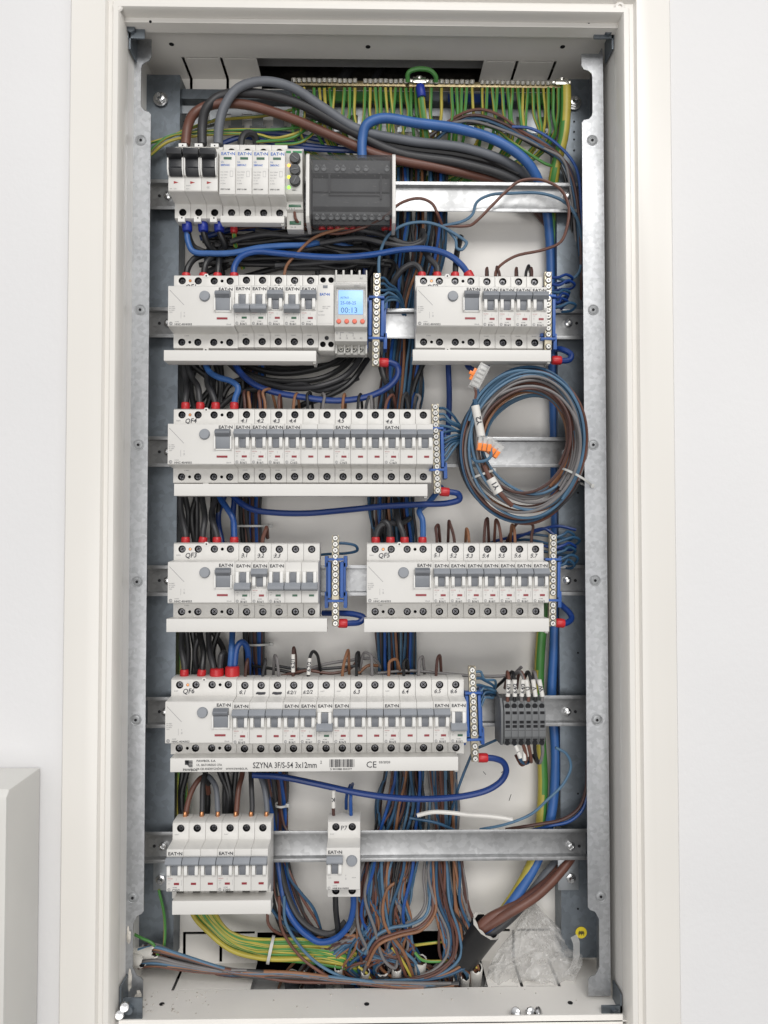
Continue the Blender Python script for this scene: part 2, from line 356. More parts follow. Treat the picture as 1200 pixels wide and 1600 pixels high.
# trim frame (swept rectangle profile)
prof = [(0, .797), (0, .771), (.0015, .7685), (.0065, .7685), (.0085, .7715), (.0125, .7715), (.0145, .767), (.028, .7655), (.050, .768), (.0525, .772), (.0535, .7798)]
zt_o, zb_o = zt2, P(575, 1612, 780).z
b = MB(); cs = [(XL, zt_o, -1, 1), (XR, zt_o, 1, 1), (XR, zb_o, 1, -1), (XL, zb_o, -1, -1)]
vs = []; n = len(prof)
for (x, z, sx_, sz_) in cs: vs += [(x + o * sx_, y, z + o * sz_) for o, y in prof]
fs = [(k * n + i, k * n + i + 1, ((k + 1) % 4) * n + i + 1, ((k + 1) % 4) * n + i) for k in range(4) for i in range(n - 1)]
b.add(vs, fs); fr = wmesh('door_frame', b, ['trim'], cab, smooth=True)
for (px, py) in [(184, 12), (968, 12)]:
    b = MB(); p = P(px, py, 771); b.lathe(p, (0, -1, 0), [(.0058, 0), (.0058, .001), (.0045, .0022), (.0022, .0024), (.002, .001)]); wmesh('frame_screw', b, ['trim'], cab, smooth=True)
# ---------------------------------------------------------------- uprights
def upright(side):
    s = -1 if side == 'left' else 1
    dF, dK = 818, 864
    if s < 0: xo, xi, xk, xe, T = 197, 230, 276, 214, 219
    else: xo, xi, xk, xe, T = 948, 914, 873, 928, 926
    g = lambda px: P(px, 800, dF).x
    Z = lambda py: P(575, py, dF).z
    lab = 'galvanised steel upright with countersunk screws along the %s side of the cabinet' % side
    t = wempty('mounting_upright', (g(xo), .84, Z(1555)), lab, 'upright', 'steel uprights inside the cabinet')
    X0, X1, XN = g(xo) , g(xi), g(xe) if s < 0 else g(931)
    yy = [65, 98, 110, 166, 178, 1425, 1440, 1508, 1524, 1556] if s < 0 else [80, 104, 116, 172, 184, 1425, 1440, 1515, 1530, 1560]
    def rc(x, z, dx, dz, k=5):    # rounded corner helper
        return [(x, z)]
    r = .006 * (-s)
    inner = [(X1, Z(yy[0])), (X1, Z(yy[1]) + .004), (X1 - r * .4, Z(yy[1])), (XN + r * .7, Z(yy[1]) - .002), (XN + r * .15, Z(yy[1]) - .005), (XN, Z(yy[2])),
             (XN, Z(yy[3])), (XN + r * .15, Z(yy[3]) - .004), (XN + r * .7, Z(yy[4]) + .001), (X1 - r * .4, Z(yy[4])), (X1, Z(yy[4]) - .003),
             (X1, Z(yy[5]) + .003), (X1 - r * .4, Z(yy[5])), (XN + r * .7, Z(yy[5]) - .002), (XN, Z(yy[6])), (XN, Z(yy[7])), (XN + r * .7, Z(yy[8]) + .002), (X1 - r * .4, Z(yy[8])), (X1, Z(yy[8]) - .003), (X1, Z(yy[9]))]
    pts = [(X0, Z(yy[0]))] + inner + [(X0, Z(yy[9]))]
    if s < 0: pts = pts[::-1]
    b = MB(); b.poly(pts, dF * M_, (dF + 1.5) * M_)
    xw = X0; b.box(min(xw, xw - s * .0015), max(xw, xw - s * .0015), (dF + 1.6) * M_, dK * M_, Z(1556), Z(70))
    wmesh('front_flange', b, ['galv'], t)
    xk0 = P(xk, 800, dK).x
    b = MB(); gg = (min(X0, xk0), max(X0, xk0))
    b.box(gg[0], gg[1], dK * M_ + .0002, (dK + 1.5) * M_, P(575, 1500, dK).z, P(575, 120, dK).z)
    b.box(min(xk0, xk0 + s * .0015), max(xk0, xk0 + s * .0015), (dK + 1.6) * M_, .893, P(575, 1500, dK).z, P(575, 120, dK).z)
    wmesh('back_flange', b, ['galv_shade'], t)
    ys = [(219, 219), (484, 484), (695, 695), (909, 907), (1125, 1125), (1403, 1401)]
    xsL = [220, 219, 216, 214, 212, 207]; xsR = [925.5, 927, 927, 930, 933, 939]
    for i, (a, c) in enumerate(ys):
        p = P((xsL if s < 0 else xsR)[i], a if s < 0 else c, dF - .2)
        b = MB(); b.lathe(p, (0, -1, 0), [(.0062, 0), (.0060, .0003), (.0054, .0004), (.0048, .00005), (.0042, .0004), (.0030, .0006), (.0028, .0002)], 24)
        sc = wmesh('flange_screw', b, ['galvs'], t)
        b = MB(); b.cyl(p - Vector((0, .0004, 0)), (0, -1, 0), .0016, .0004, 8); wmesh('screw_socket', b, ['blackm'], None) if False else None
        me = b.mesh('screw_socket', ['blackm'], False, 0, ORG[t.name]); link('screw_socket', me, sc)
    for py in (190, 206, 218, 235, 640, 770, 1020, 1240, 1420):
        p = P((xk + 12) if s < 0 else (xk + 24 if py < 300 else xk + 30), py, dK - .1); b = MB(); b.cyl(p, (0, -1, 0), .0012, .0003, 8); wmesh('punched_hole', b, ['blackm'], t)
    return t
UL = upright('left'); UR = upright('right')
# yellow round sticker on right upright, plaster smears on left
b = MB(); p = P(908, 1457, 863.5); b.cyl(p, (0, -1, 0), .0066, .0003, 24); st = wmesh('round_sticker', b, ['yellow'], UR)
b = MB()
for k in range(7):
    a = k * .9; b.box(p.x - .003 + .0009 * k, p.x - .0024 + .0009 * k, p.y - .0008, p.y - .0006, p.z - .003 + .001 * (k % 3), p.z + .0015 + .0007 * (k % 2))
b.box(p.x - .0035, p.x + .0035, p.y - .0008, p.y - .0006, p.z - .0008, p.z)
link('emblem', b.mesh('emblem', ['ink'], origin=ORG[UR.name]), st)
def smear(px, py, d, w_, h_, parent, m='plaster', seed=1):
    rnd = random.Random(seed); c = P(px, py, d); b = MB(); n = 16; ring = []
    for k in range(n):
        t = 2 * math.pi * k / n; rr = rnd.uniform(.6, 1.1); ring.append((c.x + w_ * M_ * rr * math.cos(t), c.y - .0004, c.z + h_ * M_ * rr * math.sin(t)))
    b.add(ring + [(c.x, c.y - .0022, c.z)], [(i, (i + 1) % n, n) for i in range(n)]); return wmesh('plaster_smear', b, [m], parent, smooth=True)
smear(197 + 4, 1462, 817.8, 2.5, 11, UL, seed=2); smear(202, 1530, 817.8, 4, 13, UL, seed=3); smear(216, 1565 - 8, 817.8, 4, 7, UL, seed=5)
# ---------------------------------------------------------------- DIN rails
RY = {1: 306, 2: 505, 3: 706, 4: 907, 5: 1112, 6: 1322}
RD = 848
names = {1: 'topmost', 2: 'second from top', 3: 'third from top', 4: 'fourth from top', 5: 'fifth from top', 6: 'lowest'}
for k, py in RY.items():
    c = P(575, py, RD); xa = P(228 if k < 6 else 222, py, RD).x; xc = P(918, py, RD).x
    t = wempty('din_rail', (xa, RD * M_, c.z), 'zinc plated mounting rail, %s of the six across the cabinet' % names[k], 'mounting rail', 'rails carrying the switchgear')
    h = .0175
    pr = [(0, h), (0, .0135), (.0068, .0128), (.0068, -.0128), (0, -.0135), (0, -h), (.0012, -h), (.0012, -.0143), (.0081, -.0137), (.0081, .0137), (.0012, .0143), (.0012, h)]
    b = MB(); b.prism([(RD * M_ + y, c.z + z) for y, z in pr][::-1], xa, xc); wmesh('rail_profile', b, ['rail'], t, bevel=.0003)
    for (sxp, kind) in [(263 if k != 5 else 259, 1), (249, 0), (886, 1), (899, 0)]:
        if k == 2 and sxp > 500: sxp += 2
        if k == 6: sxp -= 8 if sxp < 500 else -6
        p = P(sxp, py, RD + 6.4); b = MB()
        if kind:
            b.lathe(p, (0, -1, 0), [(.0048, 0), (.0048, .0012), (.004, .0026), (.0022, .0034), (.0014, .0022)], 20)
            wmesh('rail_screw', b, ['steel'], t, smooth=True)
        else:
            b.cyl(p, (0, -1, 0), .0018, .0003, 10); wmesh('punched_hole', b, ['blackm'], t)
# studs with nuts
for (px, py, sd) in [(252, 1372, 'left'), (891, 1370, 'right'), (251, 155, 'upper left'), (897, 161, 'upper right')]:
    p = P(px, py, 862); t = wempty('hex_nut_bolt', p, 'shiny bolt and nut at the %s of the steel upright' % (sd if 'upper' in sd else 'lower ' + sd), 'bolt', 'nuts on the uprights')
    b = MB(); b.lathe(p, (0, -1, 0), [(.0085, 0), (.0085, .001)], 24); wmesh('washer', b, ['steel'], t)
    b = MB(); b.cyl(p + Vector((0, -.001, 0)), (0, -1, 0), .0058, .004, 6); wmesh('nut', b, ['steel'], t, bevel=.0004)
    b = MB(); b.lathe(p + Vector((0, -.004, 0)), (0, -1, 0), [(.003, 0), (.003, .005), (.0024, .006)], 14); wmesh('bolt_end', b, ['steel'], t, smooth=True)
# top cross bar (behind the wires, left and right) with punched tabs
t = wempty('cable_support_bar', P(300, 155, 872), 'galvanised cross bar with punched tabs below the earth bar', 'support bar')
z0 = P(575, 142, 872).z; z1 = P(575, 157, 872).z; z2 = P(575, 203, 876).z
b = MB(); b.box(P(240, 150, 872).x, P(900, 150, 872).x, .872, .8735, z1, z0); b.box(P(240, 150, 872).x, P(900, 150, 872).x, .8735, .888, z1, z1 + .001)
wmesh('flat_bar', b, ['galv_shade'], t)
b = MB(); zA = P(575, 168, 876).z; zB_ = P(575, 180, 876).z
b.box(P(258, 170, 876).x, P(888, 170, 876).x, .876, .8775, zB_, zA)
for k in range(20):
    x = P(262 + k * 33, 170, 876).x; b.box(x, x + .013, .876, .8775, z2 + .004, zB_); b.box(x - .003, x + .016, .8762, .8777, z2 - .002, z2 + .004)
wmesh('punched_tabs', b, ['galvm'], t)
# green plastic carrier behind earth bar
b = MB(); b.box(P(505, 160, 866).x, P(655, 160, 866).x, .866, .871, P(575, 158, 866).z, P(575, 143, 866).z); 
wmesh('plastic_carrier', b, ['w_green'], t)
b = MB(); b.box(P(700, 160, 866).x, P(800, 160, 866).x, .866, .871, P(575, 158, 866).z, P(575, 145, 866).z); wmesh('plastic_carrier', b, ['w_dblue'], t)
b = MB(); b.box(P(810, 160, 866).x, P(880, 160, 866).x, .866, .871, P(575, 158, 866).z, P(575, 143, 866).z); wmesh('plastic_carrier', b, ['w_green'], t)
# grey neighbouring box at lower left ------------------------------------
t = wempty('neighbouring_box', (P(62, 1205, 780).x, .74, 1.0), 'grey metal box mounted on the white wall at lower left of the frame', 'metal box')
x1 = P(62, 1300, 779).x; zt = P(30, 1199, 779).z; dfr = .708
b = MB(); b.prism([(dfr, zt - .006), (dfr + .006, zt), (.7795, zt), (.7795, zt - .9), (dfr, zt - .9)], x1 - .4, x1 - .0); wmesh('box_body', b, ['grey_box'], t, bevel=.003)
b = MB(); b.box(x1 - .4, x1 - .012, dfr - .018, dfr, zt - .9, zt - .012); wmesh('box_door', b, ['grey_box'], t, bevel=.002)
b = MB(); b.box(x1 - .3, x1 - .035, .735, .748, zt - .002, zt + .0004); wmesh('vent_slot', b, ['termg'], t)
# ================================================================ DEVICES
ND = 798
NW = 17.9
def screw_b(r=3.6):
    def f(b):
        b.lathe((0, 0, 0), (0, -1, 0), [(r, 0), (r, .6), (r * .85, 1.0), (.2, 1.05)], 16, 0)
        for a in (0.5, 0.5 + math.pi / 2):
            c, s = math.cos(a), math.sin(a); L, W = r * .62, .42
            b.add([(x * c - z * s, -1.12, x * s + z * c) for x, z in [(-L, -W), (L, -W), (L, W), (-L, W)]], [(0, 1, 2, 3)], 1)
    return f
def screws(parent, pts, r=3.3, m='dark_steel'):
    for (x, z, y) in pts: part('terminal_screw', ('scr', r, m), screw_b(r), [m, 'blackm'], parent, (x, y, z), smooth=False, rot=(0, random.uniform(0, 1.5), 0))
def hprofile(nose_t=22.6, nose_b=-21.8, sh=23, top=42.4, bot=-40.6, back=46):
    # indices: segment i from point i to i+1 ; ordered going down the front
    return [(back, top + .5), (sh + 3, top + .5), (sh, top - 1), (sh, nose_t + 1.6), (sh - 3, nose_t + .9), (1.2, nose_t), (0, nose_t - 1), (0, nose_b + 1), (1.2, nose_b), (sh - 1, nose_b - 2), (sh, nose_b - 3), (sh, bot + 1), (sh + 2, bot), (back, bot)]
def housing(b, xs, holes_t, holes_b, r=4.1, kw={}, cells=None):
    pr = hprofile(**kw); sh = pr[2][0]
    for k in range(len(xs) - 1):
        x0, x1 = xs[k] + .12, xs[k + 1] - .12
        b.prism(pr[::-1], x0, x1, 0, skip=(13 - 1 - 2, 13 - 1 - 10))
        for (hs, za, zb) in ((holes_t, pr[3][1], pr[2][1]), (holes_b, pr[11][1], pr[10][1])):
            hh = [h for h in hs if x0 < h[0] < x1]
            if not hh: b.add([(x0, sh, za), (x1, sh, za), (x1, sh, zb), (x0, sh, zb)], [(0, 1, 2, 3)]); continue
            ed = [x0] + [(hh[i][0] + hh[i + 1][0]) / 2 for i in range(len(hh) - 1)] + [x1]
            for i, h in enumerate(hh): b.holeplate(ed[i], ed[i + 1], za, zb, sh, h[0], h[1], h[2] if len(h) > 2 else r)
TZ, BZ = 35.8, -33.2
def mcb(px, py, poles, state, hand, rating='B16/1', name='circuit_breaker', label='', group=None, x_mm=None, showlabel=True, scrib=()):
    o = P(px, py, ND) if x_mm is None else Vector((x_mm, ND * M_, P(575, py, ND).z))
    t = empty(name, o, label, 'circuit breaker', group)
    W = NW * poles; xs = [NW * k for k in range(poles + 1)]
    ct = [(NW * (k + .5), TZ) for k in range(poles)]; cb = [(NW * (k + .5), BZ) for k in range(poles)]
    part('housing', ('mcb', poles), lambda b: housing(b, xs, ct, cb), ['plastic', 'blackm'], t, bevel=.35)
    up = state == 'up'
    for k in range(poles):
        X = NW * k
        def g(b):
            for (a, c) in ((1.6, 4.9), (13.0, 16.3)):
                z0, z1 = (-4.2, 7.5) if up else (-1, 12.3)
                b.prism([(0.2, z0), (-2.8, z0), (-4.6, z0 + 2), (-4.9, (z0 + z1) / 2), (-4.2, z1), (.2, z1)][::-1], a, c)
            z0, z1 = (-4.8, -4.2) if up else (12.3, 12.9)
            b.box(1.2, 16.7, -1.2, .2, z0, z1)
        part('lever_guide', ('guide', up), g, ['sticker'], t, (X, 0, 0), bevel=.3)
        def lv(b):
            if up: b.prism([(-.5, 15.6), (-5, 15.9), (-9.2, 11.6), (-9.0, 10.2), (-3, 6.3), (-.5, 6.3)], .35, 17.55)
            else: b.prism([(-.5, .8), (-3.5, 1.2), (-9.4, -3.2), (-9.2, -6), (-4, -8.0), (-.5, -8)], .35, 17.55)
            z0, z1 = (-3.8, 6.4) if up else (.7, 11.8)
            pts = [(.3, z0), (-1.6, z0 + .3), (-2.3, (z0 + z1) / 2), (-1.9, z1 - .3), (.3, z1)]
            b.prism(pts[::-1], 5.6, 12.3, 1)
        part('lever', ('lever', up), lv, ['lever', 'leverd'], t, (X, 0, 0), bevel=.35)
        part('indicator', ('ind', up), lambda b: b.box(-2.7, 2.7, -.35, .2, -1.1, 1.1), ['red_ind' if up else 'green_ind'], t, (X + 10.8, 0, -13.2))
    screws(t, [(x, z, 26.5) for x, z in ct + cb])
    def prn(b):
        if not showlabel: return
        b.text('EAT\u2022N', 4.6, 1.6, -.15, 16.9, bold=.03, sx=1.15)
        b.text('\u00a9', 4.4, 1.2, -.15, -20.8, mi=1, bold=.01); b.text('HOME', 1.6, 6.8, -.15, -17.6, mi=1, bold=.01); b.text(rating, 3.2, 6.2, -.15, -20.9, bold=.02)
        b.text('HN1024', 1.5, 1.3, -.15, -8.3, mi=3); b.text('10 000', 1.1, 1.3, -.15, -10.2, mi=1); b.box(2, 3.8, -.15, -.1, -12.5, -12.3, 1); b.box(2.2, 3.4, -.15, -.1, -13.5, -13.3, 1)
        b.box(10.4, 10.6, -.15, -.1, -9.8, -7.4, 1); b.box(16, 16.15, -.15, -.1, -15, -9, 1)
        b.text('SU657', 1.7, 2.5, 22.8, 28.7, mi=1)
        b.text('230/400V', 1.5, 5, 22.8, -26.6, mi=1)
    part('printing', ('prn', showlabel, rating), prn, ['ink', 'inkg', 'pen', 'inkr'], t)
    if hand:
        b = MB()
        for k, h in enumerate(hand):
            if h: b.text(h, 6.4 if len(h) < 5 else 5.6, NW * k + 2.6 - (1.4 if len(h) > 4 else 0), 22.7, 26.6 + random.uniform(-.2, .4), shear=.25, bold=.012, rot=random.uniform(-.05, .06), sx=.95)
        if b.v: link('handwriting', b.mesh('handwriting', ['pen'], scale=MM), t)
    for k in scrib:
        b = MB()
        for q in range(9):
            a = random.uniform(-.5, .2); cx, cz = NW * k + 5 + q * .9, 27.3 + math.sin(q * 1.7) * .7
            b.box(cx - 1.6, cx + 1.8, 22.55 - .01 * q, 22.6 - .01 * q, cz - .8, cz + .8)
        link('scribble', b.mesh('scribble', ['pen'], scale=MM), t)
    return t
def rcd(px, py, hand):
    o = P(px, py, ND); t = empty('residual_current_device', o, 'wide white four-pole unit with round test button, handwritten %s' % hand, 'residual current device', 'residual current units heading each row')
    W = NW * 4; hx = [9.2, 27, 44.7, 62.4]
    hole_t = [(9.2, TZ), (18.1, TZ, 1.7), (27, TZ), (44.7, TZ), (53.5, TZ, 1.7), (62.4, TZ)]
    hole_b = [(9.2, BZ), (18.1, BZ, 1.7), (27, BZ), (44.7, BZ), (53.5, BZ, 1.7), (62.4, BZ)]
    def hs(b):
        housing(b, [0, W], hole_t, hole_b)
        for z, sg in ((41.3, 1), (-41.8, -1)):
            b.poly([(33, z - 2 * sg), (33, z), (34.5, z + 2.4 * sg), (37.5, z + 2.4 * sg), (39, z), (39, z - 2 * sg)][::-sg], 22.6, 25)
            b.cyl((36, 22.6, z + .1 * sg), (0, -1, 0), 1.0, .05, 10, 1)
    part('housing', 'rcdh', hs, ['plastic', 'blackm'], t, bevel=.35)
    screws(t, [(x, z, 26.5) for x in hx for z in (TZ, BZ)])
    part('gold_contact', 'gold', lambda b: b.lathe((0, 0, 0), (0, -1, 0), [(1.6, 0), (1.6, .8), (1.0, 1.2), (.9, .4)], 12), ['copper'], t, (18.1, 23.6, TZ))
    part('test_button', 'tb', lambda b: b.lathe((0, .3, 0), (0, -1, 0), [(5.9, 0), (5.9, .6), (5.5, .6), (5.5, 2.2), (4.9, 3.0), (.1, 3.2)], 28), ['button'], t, (39.6, 0, 11.2), smooth=True)
    part('lever_guide', 'rcg', lambda b: (b.box(50.4, 52, -4.4, .2, -5, 9), b.box(67.6, 69.2, -4.4, .2, -5, 9), b.box(50.4, 69.2, -1.4, .2, -6, -4.6)), ['sticker'], t, bevel=.4)
    def lv(b):
        b.prism([(-.3, 16), (-4, 16.5), (-9.4, 13.5), (-9.0, 11.5), (-5, 8.2), (-.3, 8.2)], 51.8, 67.8, 1)
        b.prism([(.2, 8.2), (-4.6, 8.2), (-3.9, 4), (-2.6, 0), (-1.4, -4.4), (.2, -4.6)], 52.2, 67.4, 0)
    part('lever', 'rclv', lv, ['lever', 'leverd'], t, bevel=.4)
    part('indicator', 'rci', lambda b: b.box(-5.8, 5.8, -.35, .2, -1.1, 1.1), ['red_ind'], t, (58.5, 0, -13))
    def pr(b):
        b.text('EAT\u2022N', 4.6, 54.5, -.15, 17.4, bold=.03, sx=1.15)
        L = [(2.0, 17.5), (18, 2.8)]; b.add([(1.6, -.15, 17.6), (1.9, -.15, 17.8), (17.6, -.15, 1.4), (17.3, -.15, 1.2)], [(0, 3, 2, 1)], 1)
        for i, s_ in enumerate(['Un 400V', 'Idn 0.03A', 'Im 500A', '10kA']): b.text(s_, 1.7, 1.2, -.15, -1 - i * 2.0, mi=1)
        b.box(14, 14.2, -.15, -.1, -13, -6, 1); b.text('T', 2, 17, -.15, -8, mi=1); b.text('[]', 2.2, 17, -.15, -11, mi=1)
        b.text('\u00a9', 5, 1.4, -.15, -20.6, mi=1, bold=.02); b.text('HOME', 1.6, 7.4, -.15, -17.4, mi=1); b.text('HNC-40/4/003', 3.1, 7.2, -.15, -20.6, bold=.015)
        b.text('30mA', 2.2, 63, -.15, -20.2, mi=1); b.text('SU657', 1.8, 3, 22.8, 28.6, mi=1); b.text('23 400V', 1.6, 12, 22.8, -26.6, mi=1)
    part('printing', 'rcp', pr, ['ink', 'inkg'], t)
    b = MB(); b.text(hand, 7.6, 12.5, 22.7, 26.2, bold=.012, shear=.2, rot=.05, sx=.95); link('handwriting', b.mesh('handwriting', ['pen'], scale=MM), t)
    return t
def strip(x0, x1, y0, y1, label, d=802, name='busbar_cover', depth=20, tag_=True):
    a = P(x0, y0, d); c = P(x1, y1, d); o = Vector(((a.x + c.x) / 2, d * M_, (a.z + c.z) / 2))
    w2, h2 = (c.x - a.x) / 2, (a.z - c.z) / 2
    t = empty(name, o, label, 'busbar cover', 'white comb busbar covers'); ORG[t.name] = o
    b = MB(); b.prism([(0, -h2), (0, h2), (.0015, h2), (.0015 + depth * M_, h2 - .0005), (.0015 + depth * M_, h2 - .003), (.002, h2 - .003), (.002, -h2 + .002), (depth * M_, -h2 + .002), (depth * M_, -h2)][::-1], -w2, w2)
    link('cover_body', b.mesh('cover_body', ['strip'], bevel=.0003), t)
    b = MB(); b.box(w2 - .0035, w2 - .0005, .0025, depth * M_, -h2 - .002, h2 - .0035); link('end_cap', b.mesh('end_cap', ['plastic_grey']), t)
    return t, w2, h2
TENS = ['', 'tenth', 'twentieth', 'thirtieth', 'fortieth', 'fiftieth']
def nth(k):
    k += 1
    if k <= 14: return ordn[k - 1]
    if k < 20: return ['fifteenth', 'sixteenth', 'seventeenth', 'eighteenth', 'nineteenth'][k - 15]
    t_, o_ = divmod(k, 10)
    return TENS[t_] if not o_ else ['', '', 'twenty', 'thirty', 'forty', 'fifty'][t_] + '-' + ordn[o_ - 1]
ordn = ['first', 'second', 'third', 'fourth', 'fifth', 'sixth', 'seventh', 'eighth', 'ninth', 'tenth', 'eleventh', 'twelfth', 'thirteenth', 'fourteenth']
def row(px, py, qf, specs):     # specs: (poles, state, [hand], rating, scribbles)
    r = rcd(px, py, qf); x = r.location.x + NW * 4 * M_
    for i, sp in enumerate(specs):
        poles, state, hand, rating = sp[:4]
        lab = 'white %s breaker with %s, %s breaker right of unit %s' % ({1: 'single-pole', 3: 'three-pole'}[poles], 'grey lever %s' % state if poles == 1 else 'grey levers %s' % state, ordn[i], qf)
        for k in range(poles):
            pass
        mcb(None, py, poles, state, hand, rating, label=lab, group='modular circuit breakers beside the residual current units', x_mm=x, scrib=sp[4] if len(sp) > 4 else ())
        x += NW * poles * M_
    return x
Y2, Y3, Y4, Y5, Y6, Y1 = 478.5, 694.5, 911, 1130, 1359, 268
xe2 = row(262.5, Y2, 'QF1', [(1, 'down', [''], 'B16/1'), (1, 'down', [''], 'B16/1'), (1, 'up', ['1.3'], 'B16/1'), (1, 'down', ['1.4'], 'B16/1'), (1, 'up', [''], 'B16/1')])
row(651, Y2, 'QF2', [(1, 'up', [''], 'B16/1')] * 4)
row(262, Y3, 'QF4', [(1, 'up', ['4.1'], 'B16/1'), (1, 'up', ['4.2'], 'B16/1'), (1, 'up', ['4.3'], 'B16/1'), (3, 'up', ['4.4'], 'C16/3'), (3, 'up', ['4.5'], 'C16/3'), (3, 'up', ['4.6'], 'C16/3')])
row(262, Y4, 'QF3', [(1, 'down', ['3.1'], 'B16/1'), (1, 'up', ['3.2'], 'B16/1'), (3, 'down', ['3.3'], 'B16/3')])
row(573, Y4, 'QF5', [(1, 'up', ['5.%d' % k], 'B16/1') for k in range(1, 8)])
row(258, Y5, 'QF6', [(3, 'up', ['6.1'], 'B16/3', (1, 2)), (1, 'up', ['6.2/1'], 'B16/1'), (1, 'up', ['6.2/2'], 'B16/1'), (1, 'down', [''], 'B16/1'), (3, 'up', ['', '6.3'], 'B16/3'), (3, 'up', ['', '6.4'], 'B16/3'), (1, 'up', ['6.5'], 'B10/1'), (1, 'down', ['6.6'], 'B10/1')])
xa = P(260, Y6, ND).x
mcb(None, Y6, 3, 'up', [''], 'C20/3', x_mm=xa, label='left white three-pole breaker with grey levers up on the lowest rail', group='breakers on the lowest rail')
mcb(None, Y6, 3, 'up', [''], 'C20/3', x_mm=xa + NW * 3 * M_, label='right-hand three-pole breaker of the pair on the lowest rail', group='breakers on the lowest rail')
# RCBO single on lowest rail
o = P(510, Y6, ND); t = empty('combined_breaker', o, 'two-module white breaker with round grey button, handwritten P7', 'circuit breaker')
part('housing', 'rcboh', lambda b: housing(b, [0, NW * 2], [(NW * .5, TZ), (NW * 1.5, TZ)], [(NW * .5, BZ), (NW * 1.5, BZ)]), ['plastic', 'blackm'], t, bevel=.35)
for nm in (('lever_guide', ('guide', True), ['sticker']), ('lever', ('lever', True), ['lever'])): link(nm[0], _cache[nm[1]], t)
link('indicator', _cache[('ind', True)], t, Vector((10.8, 0, -13.2)) * MM)
link('test_button', _cache['tb'], t, Vector((27, 0, 9.5)) * MM)
screws(t, [(NW * .5, TZ, 26.5), (NW * 1.5, TZ, 26.5), (NW * .5, BZ, 26.5), (NW * 1.5, BZ, 26.5)])
b = MB(); b.text('EAT\u2022N', 4.6, 1.6, -.15, 16.9, bold=.03, sx=1.15); b.text('\u00a9', 4.4, 1.2, -.15, -20.8, mi=1); b.text('HOME', 1.6, 6.8, -.15, -17.4, mi=1)
b.text('HNB B16/1N/003', 2.5, 6.6, -.15, -20.4, bold=.02, sx=.95); b.text('T', 2, 20, -.15, -7, mi=1); b.text('[]', 2, 20, -.15, -10, mi=1); b.text('30mA', 1.8, 27, -.15, -9, mi=1); b.text('10 000', 1.3, 1.6, -.15, -9, mi=1)
b.text('SU657', 1.7, 2.5, 22.8, 27.7, mi=1)
link('printing', b.mesh('printing', ['ink', 'inkg'], scale=MM), t)
b = MB(); b.text('P7', 7, 14, 22.7, 32.5, shear=.1); link('handwriting', b.mesh('handwriting', ['pen'], scale=MM), t)
# busbar covers
strip(256, 494, 547, 564.5, 'long white busbar cover under the breakers beside unit QF1')
strip(645, 861, 546, 564.5, 'white busbar cover under the breakers beside unit QF2')
strip(272, 668, 756, 775, 'longest plain white busbar cover, under the row of unit QF4')
strip(260, 511, 967, 987, 'white busbar cover under the short row of unit QF3')
strip(569, 858, 967, 987, 'white busbar cover under the row of unit QF5')
strip(269, 423, 1408, 1428, 'short white busbar cover under the pair of three-pole breakers')
t, w2, h2 = strip(266, 716, 1185, 1204, 'white busbar cover printed SZYNA with barcode, under the row of unit QF6')
b = MB(); y = -.0004
def sp(px): return P(px, 1195, 802).x - t.location.x
b.text('SZYNA 3F/S-54 3x12mm', .0088, sp(395), y, -.0034, bold=.008, sx=.76); b.text('2', .0045, sp(500), y, .001)
b.text('PAWBOL', .0036, sp(286), y, -.0060, bold=.02, sx=1.05)
for i in range(5): b.add([(sp(289) + .0009 * i, y, .005 - .0015 * i), (sp(301), y, .005 - .0015 * i), (sp(301), y, .004 - .0015 * i), (sp(289) + .0011 * i, y, .004 - .0015 * i)], [(0, 3, 2, 1)])
b.box(sp(289), sp(295), y, y + .0001, .0005, .0053)
b.text('PAWBOL S.A.', .0032, sp(307), y, .0035, bold=.015, sx=1.1); b.text('UL. BATOREGO 27A', .0032, sp(307), y, -.0008, bold=.008, sx=.95); b.text('34-120 ANDRYCH\u00d3W', .0032, sp(307), y, -.005, bold=.008, sx=.88)
b.text('WWW.PAWBOL.PL', .0030, sp(353), y, -.005, bold=.008, sx=.9)
xx = sp(515); rnd = random.Random(3)
while xx < sp(554):
    wd = rnd.choice([.00035, .0007, .0011]); b.box(xx, xx + wd, y, y + .0001, -.0028, .0055); xx += wd + rnd.choice([.0004, .0006, .0009])
b.text('5 901088 053377', .0030, sp(516), y, -.0060, bold=.01, sx=1.1); b.text('CE', .0095, sp(572), y, -.0035, bold=0, sx=1.0); b.text('03/2020', .0034, sp(592), y, .001, bold=.01, sx=1.1)
link('printing', b.mesh('printing', ['ink']), t)
# ---------------------------------------------------------------- timer relay + contact module in row two
o = Vector((xe2, ND * M_, P(575, Y2, ND).z)); t = empty('auxiliary_contact_module', o, 'narrow white module with blue lettering left of the lit display', 'auxiliary module')
th_ = [(5, 36.5), (14, 36.5)]; bh2 = [(5, -36), (14, -36)]
part('housing', 'aux', lambda b: housing(b, [0, NW + .4], th_, bh2, 3.2, dict(top=43, bot=-44, nose_t=24.5)), ['plastic', 'blackm'], t, bevel=.35)
part('flag_window', 'auxf', lambda b: (b.box(6.5, 11.5, -.5, .2, 19.6, 22.6), b.poly([(9, 27), (6.8, 23.8), (11.2, 23.8)], 22.4, 22.6)), ['leverd'], t)
part('round_mark', 'auxr', lambda b: b.lathe((9.3, 22.9, -29), (0, -1, 0), [(2.4, 0), (2.4, .3), (1.7, .3), (1.6, .1)], 16), ['black'], t)
